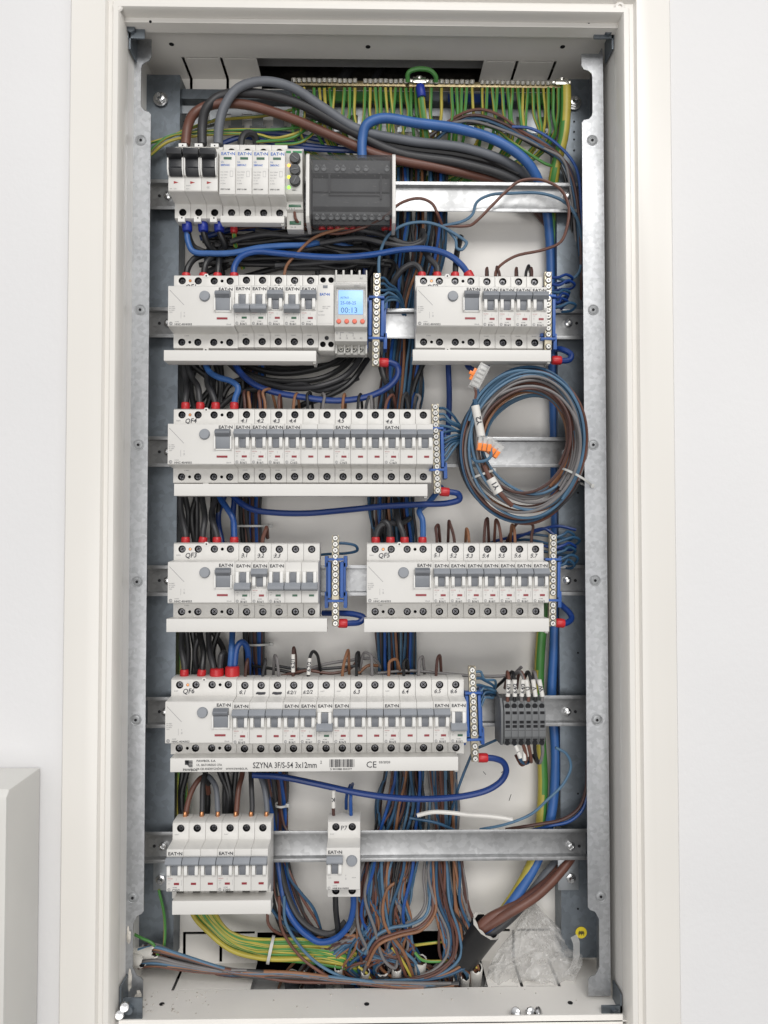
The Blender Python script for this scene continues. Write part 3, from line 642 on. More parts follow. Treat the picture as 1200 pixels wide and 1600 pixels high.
b = MB(); b.text('EAT\u2022N', 3.8, 3, -.15, 11.5, mi=1, bold=.04); b.text('NHI11 250V', 1.7, 6, -.15, -1, mi=2); b.text('400V 6A', 1.7, 6, -.15, -3, mi=2); b.text('Ui 500V', 1.7, 1.5, -.15, -6.5, mi=2); b.text('EN 60947', 1.7, 1.5, -.15, -10.5, mi=2); b.box(1.5, 16.5, -.15, -.1, -19, -18.9, 2)
link('printing', b.mesh('printing', ['ink', 'inkb', 'inkg'], scale=MM), t)
o = Vector((xe2 + (NW + 1.0) * M_, ND * M_, P(575, Y2, ND).z)); t = empty('timer_relay', o, 'light grey timer relay with a lit blue display and four orange buttons', 'timer relay')
W = 35.6
prf = [(46, 43), (26, 43), (18, 41), (16, 30), (2, 27.5), (0, 26.5), (0, -22.5), (3, -24.5), (8, -25.5), (9.5, -36), (26, -37.5), (27, -46.5), (40, -46.5), (46, -42)]
def tr(b):
    b.prism(prf[::-1], 0, W, 0)
    for k in range(5): b.box([0, 8, 17, 26, 34][k] + .01, [2, 10.3, 19.3, 28.3, W][k] - .01, 17.2, 24, 36.2, 45.8)
    for k in range(5): b.box([0, 9.6, 17.6, 25.6, 33.6][k] + .01, [2, 11.4, 19.4, 27.4, W][k] - .01, 20, 27, -46.9, -37.2)
part('housing', 'timer', tr, ['plastic_grey', 'blackm'], t, bevel=.35)
part('clear_lid', 'tlid', lambda b: (b.box(1.2, 34.4, -1.5, -.1, 18, 25.5), b.box(1.2, 3.8, -1.5, -.1, -16, 18), b.box(31.6, 34.4, -1.5, -.1, -16, 18)), ['clear'], t, bevel=.3)
dsp = part('display', 'tdsp', lambda b: b.box(4.6, 31, -.8, .1, -9, 17.2), ['lcd'], t, bevel=.2)
b = MB(); b.text('00:13', 8.6, 6.8, -1.0, -7.6, sx=.98); b.text('25-08-25', 5.0, 6.5, -1.0, 1.6, sx=.95); b.text('ASTRO . .', 3.0, 6.5, -1.0, 8); link('lcd_digits', b.mesh('lcd_digits', ['lcdink'], scale=MM), dsp)
for k in range(4): part('push_button', 'tbtn', lambda b: b.lathe((0, .2, 0), (0, -1, 0), [(2.6, 0), (2.6, 1.2), (2.1, 1.9), (.1, 2.0)], 18), ['redbtn'], t, (4.8 + k * 8.6, 0, -16.8), smooth=True)
screws(t, [(6.4 + k * 7.2, -40.8, 21.0 + 5) for k in range(4)], 2.6, 'nickel')
part('terminal_ring', 'tring', lambda b: [b.lathe((6.4 + k * 7.2, 27.2, -40.8), (0, -1, 0), [(3.3, 0), (3.3, .9), (2.7, .9), (2.65, .2)], 20) for k in range(4)], ['black'], t)
b = MB(); b.text('Schellinger', 4.6, 2.2, 15.4, 30.5 - 1.5, mi=0, bold=.01, sx=.95); b.text('A1', 3, 27.5, 16.0, 35.5); b.text('TPA1', 3.2, 21, -1.65, 20.6, bold=.01)
b.text('D', 3, 1.5, 8.1, -28.5); b.text('18', 2.6, 4.4, 8.7, -33.6); b.text('15', 2.6, 12, 8.7, -33.6); b.text('16', 2.6, 20, 8.7, -33.6); b.text('A2', 2.6, 27.5, 8.7, -33.6)
for (x0, x1, z0, z1) in [(6, 10, -27, -26.6), (6, 6.4, -31, -27), (13, 13.4, -31, -29), (15, 20, -27.3, -26.9), (20, 20.4, -31, -27)]: b.box(x0, x1, 8.0, 8.1, z0, z1)
link('printing', b.mesh('printing', ['inkg'], scale=MM), t)
# ---------------------------------------------------------------- row one : isolator, surge arrester, phase relay, distribution block
o = P(263, Y1, ND); t = empty('main_switch', o, 'three-pole main switch with three big black levers at top left', 'main switch')
def iso(b): housing(b, [0, NW, 2 * NW, 3 * NW], [(NW * (k + .5), 32) for k in range(3)], [(NW * (k + .5), -33) for k in range(3)], 4.1, dict(sh=27))
part('housing', 'iso', iso, ['plastic', 'blackm'], t, bevel=.35)
part('clip_tabs', 'isot', lambda b: [(b.box(NW * k + 4.5, NW * k + 13.2, 24.5, 30, 40.6, 44.4), b.box(NW * k + 4.2, NW * k + 11.8, 25.2, 30, -44.4, -38.5), b.cyl((NW * k + 8.5, 25.2, -40), (0, -1, 0), .9, .1, 8, 1), b.cyl((NW * k + 9, 24.5, 42), (0, -1, 0), .9, .1, 8, 1)) for k in range(3)], ['sticker', 'blackm'], t)
for k in range(3):
    part('lever', 'isol', lambda b: (b.prism([(0, 21.5), (-6, 22), (-13, 20), (-12, 14), (-5.5, 11.5), (0, 11.5)], .6, 17.0), b.prism([(.2, 11.7), (-5, 11.7), (-4.6, 3), (-6.4, 1), (-2.5, -6), (.2, -6)], 2.3, 15.6)), ['black'], t, (NW * k, 0, 0), bevel=.5)
    part('lever_guide', 'isog', lambda b: (b.prism([(0, -6), (-4, -5.5), (-7, 0), (-7, 12), (-2, 16), (0, 16)], .3, 1.7), b.prism([(0, -6), (-4, -5.5), (-7, 0), (-7, 12), (-2, 16), (0, 16)], 16.2, 17.5)), ['sticker'], t, (NW * k, 0, 0), bevel=.3)
b = MB()
for k in range(3): b.add([(NW * k + 6, -.2, -10.5), (NW * k + 11.3, -.2, -12), (NW * k + 6, -.2, -13.5)], [(0, 2, 1)], 1)
b.text('16A / 63A', 1.8, 1.5, -.2, -19.5, mi=2); b.text('IS-63/3', 1.7, NW + 1.5, -.2, -16, mi=2); b.text('415V~', 1.7, NW + 1.5, -.2, -19.5, mi=2); b.text('(((', 3, NW * 2 + 6, -.2, -18, mi=2)
link('printing', b.mesh('printing', ['ink', 'inkr', 'inkg'], scale=MM), t)
o = P(342.5, Y1, ND); t = empty('surge_arrester', o, 'four-pole white surge arrester with blue logos and green windows', 'surge arrester')
kw = dict(nose_t=24.5, nose_b=-26.5, sh=22)
part('housing', 'spd', lambda b: housing(b, [NW * k for k in range(5)], [(NW * (k + .5), 33.2) for k in range(4)], [(NW * (k + .5) + .5, -35.6) for k in range(4)], 4.1, kw), ['plastic', 'blackm'], t, bevel=.35)
screws(t, [(NW * (k + .5), 33.2, 25.5) for k in range(4)] + [(NW * (k + .5) + .5, -35.6, 25.5) for k in range(4)])
for k in range(4): part('status_window', 'spdw', lambda b: b.box(4.8, 13.4, -.3, .2, 13.4, 16), ['green_ind'], t, (NW * k, 0, 0))
for k in range(4): part('cartridge', 'spdc', lambda b: (b.box(.6, 17.3, -1.2, .1, -25.5, 4.0),), ['plastic'], t, (NW * k, 0, 0), bevel=.3)
b = MB()
for k in range(4):
    x = NW * k; b.text('EAT\u2022N', 4.8, x + 2.0, -.15, 18.2, mi=1, bold=.02, sx=1.1); b.text('Uc', 2.8, x + 1.8, -.15, 9.8, mi=3, bold=.01); b.text('280VAC', 2.9, x + 1.5, -.15, 6.3, mi=1, bold=.03)
    for i, s_ in enumerate(['Iimp 12,5kA', 'Imax 50kA', 'Up<1,5kV', 'T1 T2', 'In 20kA']): b.text(s_, 1.7, x + 1.8, -1.35, -1.5 - i * 3.2, mi=2)
    b.box(x + 12, x + 15, -1.35, -1.3, 0, .2, 2); b.box(x + 12, x + 12.2, -1.35, -1.3, -6, 0, 2); b.box(x + 15, x + 15.2, -1.35, -1.3, -6, 0, 2); b.box(x + 12, x + 15.2, -1.35, -1.3, -6.2, -6, 2)
    b.text('SPBT12-280', 2.1, x + 1.8, -1.35, -20.8, mi=0, bold=.02); b.text('1', 1, x, 0, 0) if 0 else None
link('printing', b.mesh('printing', ['ink', 'inkb', 'inkg', 'w_fblue'], scale=MM), t)
strip(344.5, 444, 337, 348, 'small white busbar cover under the surge arrester', d=812, depth=12)
o = P(446, 275, ND + 10); t = empty('phase_monitor_relay', o, 'narrow grey relay with three black dials and coloured lit lamps', 'relay')
pf = [(40, 38), (14, 38), (12, 33), (1, 31), (0, 30), (0, -20), (2, -22), (9, -24), (10, -33), (14, -35), (16, -53), (30, -53), (40, -40)]
part('housing', 'pmr', lambda b: b.prism(pf[::-1], 0, 18.6), ['plastic_grey'], t, bevel=.35)
part('green_band', 'pmg', lambda b: (b.box(.6, 6, -.15, .1, 25.6, 28.2), b.box(8, 18, -.15, .1, 25.6, 28.2)), ['greenl'], t)
for k, z in enumerate((18.6, 5.6, -6.2)):
    d_ = part('dial', 'pmd', lambda b: b.lathe((0, .2, 0), (0, -1, 0), [(6.0, 0), (6.0, 4.5), (5.4, 5.2), (.1, 5.2)], 26), ['black'], t, (10.8, 0, z), smooth=True)
    part('dial_slot', 'pms', lambda b: b.box(-4, 4, -5.5, -5.2, -.5, .5), ['termg'], d_, rot=(0, .7 - k * .9, 0))
for z, m in ((11.8, 'led_o'), (-1.2, 'led_y'), (-12.8, 'led_g')): part('indicator_lamp', 'l' + m, lambda b: b.lathe((0, .1, 0), (0, -1, 0), [(1.9, 0), (1.7, .8), (.6, 1.3)], 14), [m], t, (3.8, 0, z), smooth=True)
part('terminal_slot', 'pmt', lambda b: (b.box(2.5, 16.5, 9.4, 10.1, -30.6, -26.8), b.box(3, 16, 14.6, 15.5, -48, -44)), ['green_ind'], t, bevel=.5)
b = MB(); b.text('T', 2.6, 2.4, 11.8, 33); b.text('1', 2.2, 9, 11.8, 33); b.text('N', 2.2, 15, 11.8, 33); b.text('GEM 1', 2.2, 7, -.2, -16.5, bold=.02); b.text('7  8  4', 2.4, 3, 9.8, -33, bold=.01); b.text('10  13', 2.4, 4, 15.4, -51.5)
link('printing', b.mesh('printing', ['ink'], scale=MM), t)
# distribution block
o = P(478, 290, ND + 8); t = empty('distribution_block', o, 'distribution block under a scratched smoked transparent cover right of main gear', 'distribution block')
WB = 99
def body(b):
    for k in range(4):
        z = 30 - k * 19; b.box(6, WB - 6, 16 + (k % 2) * 4, 44, z - 8, z + 7)
    b.box(4, WB - 4, 40, 46, -36, 38)
part('terminal_body', 'dbb', body, ['termg'], t, bevel=.6)
for side in (0, 1): part('end_plate', ('dbe', side), lambda b: b.prism([(44, 40), (4, 38), (-1, 34), (-1, -34), (3, -40), (30, -42), (44, -38)][::-1], 0, 3.8), ['plastic'], t, ((0 if side == 0 else WB - 3.8), 0, 0), bevel=.6)
rn = random.Random(5)
for k in range(11):
    for z, yy_ in ((26.5, 15), (-27.5, 19)):
        if rn.random() < .9: part('block_screw', 'dbs', lambda b: (b.lathe((0, 0, 0), (0, -1, 0), [(2.9, 0), (2.9, 1.0), (2.0, 1.2), (1.9, .2)], 16), b.poly([(-2.4, 2), (0, 5.5), (2.4, 2)], .3, .6)), ['galvs'], t, (10 + k * 7.9 + rn.uniform(-1, 1), yy_, z))
part('brass_bar', 'dbr', lambda b: (b.box(24, 26, 13, 16, -2, 20), b.box(82, 84, 13, 16, -8, 18), b.box(24, 84, 14, 16, -4, -3)), ['termd'], t)
def cov(b):
    prc = [(40, 38.5), (3, 36.5), (0, 33), (0, -32), (3, -36), (30, -37)]
    n = len(prc)
    for k in range(n - 1): b.add([(4, *prc[k]), (WB - 4, *prc[k]), (WB - 4, *prc[k + 1]), (4, *prc[k + 1])], [(0, 3, 2, 1)])
cv = part('smoked_cover', 'dbc', cov, ['smoke'], t)
b = MB(); b.text('\u26a0  ! Cu 400V', 3, 12, -.3, 27) if 0 else None
for k in range(26):
    x, z = rn.uniform(10, 88), rn.uniform(-26, 28); a = rn.uniform(-.6, .6); L = rn.uniform(1, 6)
    b.add([(x, -.25, z), (x + L * math.cos(a), -.25, z + L * math.sin(a)), (x + L * math.cos(a), -.25, z + L * math.sin(a) + .18), (x, -.25, z + .18)], [(0, 1, 2, 3)])
for k in range(40):
    x, z = rn.uniform(6, 92), rn.uniform(-30, 34); r_ = rn.uniform(.12, .4); b.cyl((x, -.05, z), (0, -1, 0), r_, .2, 6)
link('dust', b.mesh('dust', ['w_grey'], scale=MM), t)
# ---------------------------------------------------------------- terminal bars
def nbar(x0, y0, x1, y1, hy0, hy1, nscr, label, d=815, m='blueh'):
    a = P(x0, y0, d); c = P(x1, y1, d); mid = (a + c) / 2; L = (a - c).length; ang = math.atan2(a.x - c.x, a.z - c.z)
    t = empty('neutral_bar', mid, label, 'terminal bar', 'neutral terminal bars', rot=(0, ang, 0)); Lm = L / M_
    part('brass_bar', ('nb', round(Lm)), lambda b: b.box(-3.9, 3.9, 1.2, 9, -Lm / 2, Lm / 2), ['barplate'], t, bevel=.4)
    zc = lambda y: (P(x0, y, d).z - mid.z) / M_
    h0, h1 = zc(hy0), zc(hy1)
    def hd(b):
        b.box(-8.5, -5.2, 2, 30, h1 + 3, h0 - 3); b.box(5.2, 8.5, 2, 30, h1 + 3, h0 - 3); b.box(-11, 11, 12, 30, h1 + 4, h0 - 4)
        for z in (h0, h1): b.box(-8.5, 8.5, -.5, 8, z - 1.3, z + 1.3)
        for z in (h0, h1):
            s_ = 1 if z == h0 else -1
            b.box(-12.5, -8.5, 12, 30, z - 6 - 3, z + 6 - 3 * s_); b.box(8.5, 12.5, 12, 30, z - 6 - 3, z + 6 - 3 * s_)
    part('blue_holder', ('nh', label), hd, ['blueh'], t, bevel=.4)
    for k in range(nscr):
        z = Lm / 2 - (k + .5) * Lm / nscr
        if min(abs(z - h0), abs(z - h1)) < 2.2: continue
        part('bar_screw', 'nbs', lambda b: (b.lathe((0, 0, 0), (0, -1, 0), [(3.5, -.1), (3.5, .12)], 16, 1), b.lathe((0, 0, 0), (0, -1, 0), [(2.9, 0), (2.9, 1.5), (2.4, 2.0), (.1, 2.0)], 16, 0), b.box(-1.5, 1.5, -2.1, -2.0, -.32, .32, 1), b.box(-.32, .32, -2.12, -2.02, -1.5, 1.5, 1)), ['scrh', 'termd'], t, (0, 1.2, z), rot=(0, random.uniform(0, 1.5), 0))
    return t
nbar(589, 426, 587, 571, 464, 528, 15, 'neutral terminal bar in blue holder beside the lit timer')
nbar(857, 424, 857, 546, 462, 529, 13, 'neutral terminal bar at the right end of the unit QF2 row')
nbar(680, 631, 684, 771, 669, 734, 15, 'neutral terminal bar in blue holder right of the unit QF4 row')
nbar(524, 836, 524, 979, 874, 939, 15, 'neutral terminal bar between the unit QF3 and unit QF5 rows')
nbar(865, 835, 864, 979, 874, 938, 15, 'neutral terminal bar at the right end of the unit QF5 row')
nbar(738, 1042, 743, 1191, 1083, 1156, 15, 'neutral terminal bar in blue holder right of the unit QF6 row')
# earth bar
a = P(455, 133, 846); c = P(892, 130, 846); mid = (a + c) / 2
t = empty('earth_bar', mid, 'long brass earth bar with a row of screws across the top', 'terminal bar'); L = (c.x - a.x) / M_
part('brass_bar', 'eb', lambda b: (b.box(-L / 2, L / 2, 0, 9, -3, 3.2),), ['brass'], t, bevel=.4)
NE = 55
for k in range(NE):
    x = -L / 2 + (k + .5) * L / NE
    if k in (13, 36): continue
    part('bar_screw', 'ebs', lambda b: (b.lathe((0, 0, 0), (0, -.55, .83), [(2.9, -.5), (2.9, 3.0), (2.2, 3.8), (1.0, 3.8), (.9, 2.4)], 14)), ['nickel'], t, (x, .5, 1.9 + random.uniform(-.3, .3)), smooth=True)
for px in (655, 877):
    x = (P(px, 130, 846).x - mid.x) / M_
    part('large_clamp', ('lc', px), lambda b: (b.box(-7.5, 7.5, -4, 8, -1, 6), b.lathe((0, -1, 5), (0, -.3, 1), [(3.6, 0), (3.6, 3), (2, 3.6)], 14), b.lathe((-8, -1, 2), (-1, 0, .3), [(3, 0), (3, 3)], 12), b.lathe((8, -1, 2), (1, 0, .3), [(3, 0), (3, 3)], 12)), ['nickel'], t, (x, 0, 0), bevel=.5)
# terminal blocks --------------------------------------------------------
BW = 7.55
for k in range(6):
    o = P(788, 1131, 806) + Vector((k * BW * M_, 0, 0))
    t = empty('terminal_block', o, 'grey spring terminal block, %s of six on the fifth rail' % ordn[k], 'terminal block', 'grey terminal blocks on the fifth rail')
    def tb(b):
        b.prism([(40, 24), (6, 23.5), (2, 16), (0, 13), (0, -14), (3, -18), (5, -24), (40, -25)][::-1], .15, BW - .15)
    part('housing', 'tbk', tb, ['termg'], t, bevel=.3)
    def tc_(b):
        for z in (11.8, 1.8, -2.8, -17.0): b.box(1.4, BW - 1.4, (-.2 if abs(z) < 14 else 1.9), .6 + 2, z - 1.5, z + 1.5)
        for z, y_ in ((18.6, 2.6), (-21.4, 3.6)): b.cyl((BW / 2, y_, z), (0, -1, -.0), 2.9, .4 - 0, 12)
        b.box(.6, BW - .6, -.1, .2, -7.2, -6.9)
    part('openings', 'tbo', tc_, ['blackm'], t)
o = P(783, 1131, 806); t = empty('terminal_end_plate', o, 'flat dark grey end plate left of the terminal blocks', 'end plate')
part('plate', 'tep', lambda b: b.prism([(42, 27), (8, 26), (1, 15), (0, 12), (0, -15), (4, -24), (42, -27)][::-1], 0, 2.6), ['termg'], t, bevel=.3)
# ================================================================ WIRING
R = random.Random(11)
CN = {'w_blue': 'blue', 'w_dblue': 'dark blue', 'w_lblue': 'light blue', 'w_sblue': 'steel blue', 'w_fblue': 'bright blue', 'w_brown': 'brown', 'w_dbrown': 'dark brown', 'w_tan': 'orange-brown',
      'w_black': 'black', 'w_charc': 'charcoal', 'w_grey': 'grey', 'w_fgrey': 'slate grey', 'gy': 'green and yellow', 'w_yellow': 'yellow', 'w_green': 'green', 'w_white': 'white'}
def PP(s):
    return [P(*[float(q) for q in t.split(',')]) for t in s.split()] if isinstance(s, str) else [P(*t) if isinstance(t, tuple) else t for t in s]
def wire(kind, r, pts, label, group=None, name='wire', cat='wire', n=8, ferr=(), marks=(), samp=6, tw=None, lump=0):
    pts = PP(pts); b = MB()
    if kind == 'gy':
        b.tube(pts, r * MM, n, 0, stripe=[0, 0, 0, 1, 1] if n == 10 else [0, 1, 1, 1, 0, 1, 1, 1][:n], twist=R.uniform(-25, 25) if tw is None else tw, samp=samp); ms = ['w_yellow', 'w_green']
        if R.random() < .3: ms = ['w_green', 'w_yellow']
    else: b.tube(pts, r * MM, n, samp=samp); ms = [kind]
    o = wmesh(name, b, ms, None, smooth=True, origin=pts[0]); tag(o, label, cat, group)
    for p in o.data.polygons: p.use_smooth = True
    for f in ferr:                        # (x0,y0,x1,y1,d,radius,mat)
        b = MB(); a, c = P(f[0], f[1], f[4]), P(f[2], f[3], f[4]); ax = (c - a); L = ax.length
        b.lathe(a, ax, [(f[5] * .82 * MM, 0), (f[5] * MM, L * .12), (f[5] * 1.04 * MM, L * .5), (f[5] * MM, L * .9), (f[5] * .86 * MM, L)], 16)
        wmesh('ferrule', b, [f[6] if len(f) > 6 else 'red'], o, smooth=True)
    for mk in marks:                      # (x0,y0,x1,y1,d,radius,text,size)
        b = MB(); a, c = P(mk[0], mk[1], mk[4]), P(mk[2], mk[3], mk[4])
        if len(mk) > 9: pl = [P(*q) for q in mk[9]]; b.tube(pl, mk[5] * MM, 12)
        else: b.tube([a, c], mk[5] * MM, 12)
        sl = wmesh('marker_sleeve', b, ['w_white'], o, smooth=True)
        if mk[6]:
            ang = math.atan2(c.z - a.z, c.x - a.x) + (mk[8] if len(mk) > 8 else 0); m_ = (a + c) / 2
            b = MB(); sz = mk[7] * MM; off = Vector((math.sin(ang), 0, -math.cos(ang))) * sz * .33
            b.text(mk[6], sz, m_.x + off.x, m_.y - mk[5] * MM * 1.03, m_.z + off.z, align='CENTER', rot=ang, bold=.03)
            link('lettering', b.mesh('lettering', ['pen'], origin=ORG[o.name]), sl)
    return o
def loopband(name, c, rx, rz, ang, parent, wd=1.2, m='tie', thick=.5):   # a tie strap round a bundle
    b = MB(); pts = []; u = Vector((math.cos(ang), 0, math.sin(ang)))
    for k in range(25):
        t = 2 * math.pi * k / 24; pts.append(c + u * rx * MM * math.cos(t) + Vector((0, rz * MM * math.sin(t), 0)))
    ax = Vector((-math.sin(ang), 0, math.cos(ang))) * wd * MM; vs = []
    for p in pts:
        out = (p - c).normalized() * thick * MM; vs += [p - ax, p + ax, p + ax + out, p - ax + out]
    fs = []
    for k in range(24): fs += [(4 * k + j, 4 * k + (j + 1) % 4, 4 * k + 4 + (j + 1) % 4, 4 * k + 4 + j) for j in range(4)]
    b.add(vs, fs); return b
def tie(px, py, d, rx, rz, ang, label, tail=None):
    c = P(px, py, d); t = wempty('cable_tie', c, label, 'cable tie', 'nylon cable ties on the wiring'); b = loopband('band', c, rx, rz, ang, t)
    wmesh('strap', b, ['tie'], t, smooth=True)
    b = MB(); u = Vector((math.cos(ang), 0, math.sin(ang))) * rx * MM; q = c + u + Vector((0, -rz * .3 * MM, 0)); b.box(q.x - .002, q.x + .002, q.y - .002, q.y + .001, q.z - .002, q.z + .002)
    wmesh('tie_head', b, ['tie'], t, bevel=.0003)
# ---- main feeds across the top
wire('w_brown', 5.4, '290,226,836 293,200,836 303,178,842 330,164,846 380,163,846 450,183,848 520,213,848 600,245,850 690,263,856 780,285,868 850,315,880 885,380,882 893,700,884 893,1100,884 888,1330,880 862,1372,862 810,1412,852 762,1437,846 735,1468,850 722,1500,866', 'thick brown feed cable from the main switch across the top and down', name='feed_cable', cat='cable', n=12)
wire('w_charc', 5.3, '316,226,836 316,200,836 322,170,842 345,150,846 400,146,842 470,163,842 540,200,844 620,238,850 720,255,852 800,280,860 860,325,884 898,400,885 902,900,885 894,1330,884 850,1390,866 800,1425,858 762,1452,850 735,1480,856', 'thick black feed cable from the main switch across the top', name='feed_cable', cat='cable', n=12)
wire('w_fgrey', 5.3, '341,226,834 342,200,834 350,168,834 372,138,834 410,127,834 455,136,836 505,168,838 560,202,842 640,220,848 730,232,850 800,258,858 850,305,884 905,400,887 908,900,887 898,1300,886 850,1370,870 790,1440,858 750,1470,856', 'thick slate grey feed cable arching over the main switch', name='feed_cable', cat='cable', n=12)
wire('w_fblue', 5.6, '566,250,838 566,220,838 572,196,836 596,185,836 650,192,838 720,202,840 780,222,842 825,255,846 848,300,862 858,360,876 862,500,878 868,800,878 866,1000,876 862,1090,876 868,1180,872 862,1270,866 842,1340,866 800,1410,856 765,1450,850 735,1478,856', 'thick bright blue feed cable curving across the top and down the right', name='feed_cable', cat='cable', n=12)
b0 = wire('w_yellow', 6.0, '884,136,846 884,170,846 880,215,848 868,262,856 862,310,872 874,440,882 874,800,882 846,990,880 842,1100,880 848,1240,876 834,1340,868 790,1420,860 752,1465,856 735,1490,860', 'thick yellow and green feed cable hanging from the right end of the earth bar', name='feed_cable', cat='cable', n=12)
b0.data.materials.append(MT['w_green'])
for i, p in enumerate(b0.data.polygons):
    j, k = divmod(i, 12)
    if (k + j // 9) % 12 in (0, 1, 2, 3) and (j > 26 or (k + j // 9) % 12 < 2): p.material_index = 1
wire('gy', 4.2, '657,132,846 658,150,846 662,185,848 670,230,858 690,262,878 690,300,884', 'thick green and yellow cable with blue collar in the middle of the earth bar', name='feed_cable', cat='cable', n=10, ferr=[(656, 133, 659, 152, 844, 5.2, 'bluesl')])
wire('w_green', 2.6, '637,128,842 638,114,836 650,108,834 672,110,836 681,120,840 681,128,844', 'short green jumper looped above the centre of the earth bar')
# ---- further large dark cables behind the feeds
for i, (kd, s_) in enumerate([('w_charc', '560,215,856 640,232,858 720,242,860 790,262,866 850,310,884 890,390,886'), ('w_black', '590,225,862 660,248,862 740,268,864 810,296,872 860,345,887'), ('w_charc', '480,175,852 560,208,854 640,222,858 740,238,858 810,270,864'), ('w_dbrown', '600,245,858 660,258,860 730,262,860 800,290,870 856,350,888')]):
    wire(kd, 5, s_, 'thick dark cable lying in the sheaf above the first rail', 'thick dark cables above the first rail', 'feed_cable', 'cable', 10)
# ---- earth wires
G = 'earth wires hanging from the earth bar'
for k in range(NE):
    if k in (13, 26, 36, 53, 54): continue
    if R.random() < .06: continue
    x = 459 + k * 7.95; j = R.uniform(-4.5, 4.5); j2 = j + R.uniform(-9, 9); d = R.uniform(848, 853)
    tgt = 640 + R.uniform(-20, 60)
    ln = 'green and yellow earth wire below the %s screw from the left of the earth bar' % nth(k)
    wire('gy', R.uniform(1.75, 2.05), [(x, 137, 847), (x + j * .25, 150, d), (x + j, 180, d + 5), (x + j2, 210, d + 12), (x + j2 * .6 + (tgt - x) * .15, 245, 884), (x + (tgt - x) * .6, 275, 888), (tgt, 310, 889)], ln, G, samp=5)
for k, s_ in enumerate(['235,235,848 262,214,848 300,207,852 360,203,856 440,202,858 500,192,862 520,180,866', '235,243,850 262,222,850 310,212,854 400,210,858 430,216,858 480,200,860 500,178,864', '262,214,870 330,190,872 420,180,874 470,168,876', '205,232,850 225,226,850 262,215,852 300,200,860 340,186,866', '400,222,858 460,214,858 488,186,862 480,160,864', '430,226,860 470,222,860 500,196,864 512,168,866']):
    wire('gy', 1.7, s_, 'green and yellow wire lying behind the main switch cables', 'earth wires behind the main switch')
for i, s_ in enumerate(['330,232,862 380,214,864 420,222,866 480,232,868 560,236,870', '400,236,866 450,225,868 520,232,870 600,238,874', '380,205,872 450,210,874 520,222,876 600,232,878']):
    wire('w_dblue', 3, s_, 'dark blue cable lying behind the main switch feeds', 'dark blue cables behind the feeds', 'feed_cable', 'cable')
wire('w_charc', 4, '376,232,846 378,216,846 386,208,850 398,212,856 400,240,866', 'short black cable stub above the surge arrester')
# thin wires top right
TR = [('w_dbrown', '640,232,866 690,200,854 735,180,850 785,192,848 830,220,846 870,238,846 893,275,846 905,340,848 908,420,850 908,470,866'),
      ('w_sblue', '660,240,866 705,200,854 745,186,850 800,205,848 850,232,844 880,255,846 898,310,850 906,400,860'),
      ('w_grey', '640,238,866 690,200,854 730,189,850 790,205,848 850,232,844 880,250,842 892,300,852 900,380,866'),
      ('w_sblue', '690,205,856 740,182,852 800,198,850 850,222,848 890,265,848 904,330,850 910,390,862'),
      ('w_blue', '800,198,846 830,201,844 870,225,842 900,262,842 908,320,846 909,420,862'),
      ('w_brown', '650,240,868 700,190,856 745,171,850 780,180,848 815,205,848 860,232,848 890,262,850 905,320,858'),
      ('w_black', '650,236,870 720,196,858 770,196,854 830,225,852 870,250,852 888,300,858 895,400,870'),
      ('gy', '700,190,858 770,200,856 800,222,854 850,255,852 868,264,856 872,300,868')]
for kd, s_ in TR: wire(kd, 1.7, s_, '%s thin wire arching over the top right corner beside the upright' % CN[kd], 'thin wires arching at top right')
wire('w_brown', 1.7, '774,432,838 775,424,840 784,413,845 806,400,845 850,390,840 876,378,838 887,350,836 888,320,836 875,295,836 845,281,836 812,283,836 790,300,836 768,322,836 745,345,838 735,352,840 690,353,842', 'brown wire curling up from a breaker of unit QF2 over the first rail')
wire('w_lblue', 1.75, '692,353,842 725,345,838 738,335,838 745,316,838 765,305,838 800,302,838 850,303,838 885,318,842 903,345,846 908,380,848 905,425,850 890,438,852 868,434,838', 'light blue wire bowing across the first rail to the right terminal bar')
wire('w_lblue', 1.75, '592,432,836 593,400,838 605,370,838 630,352,838 660,347,838 685,352,838 705,362,838 725,375,838 729,379,838 722,390,838 714,388,838 712,375,840 700,360,842 690,353,844', 'light blue wire looping from the timer terminal bar to a folded end')
wire('w_brown', 1.7, '468,348,838 480,352,836 520,365,838 560,358,830 600,340,826 625,318,826 655,310,826 675,318,826 684,335,830 690,350,838', 'brown wire crossing in front of the distribution block foot')
wire('w_tan', 1.7, '444,430,842 448,415,842 465,395,840 490,372,836 530,358,832 580,345,830 600,338,832', 'orange-brown wire rising diagonally from the row of unit QF1')
wire('w_brown', 1.6, '460,330,822 462,342,820 470,352,828 480,360,842', 'short brown wire out of the phase relay foot')
wire('w_brown', 1.6, '370,358,850 410,353,848 450,356,846 475,366,846 500,380,850', 'brown wire running left behind the blue cables under the relay')
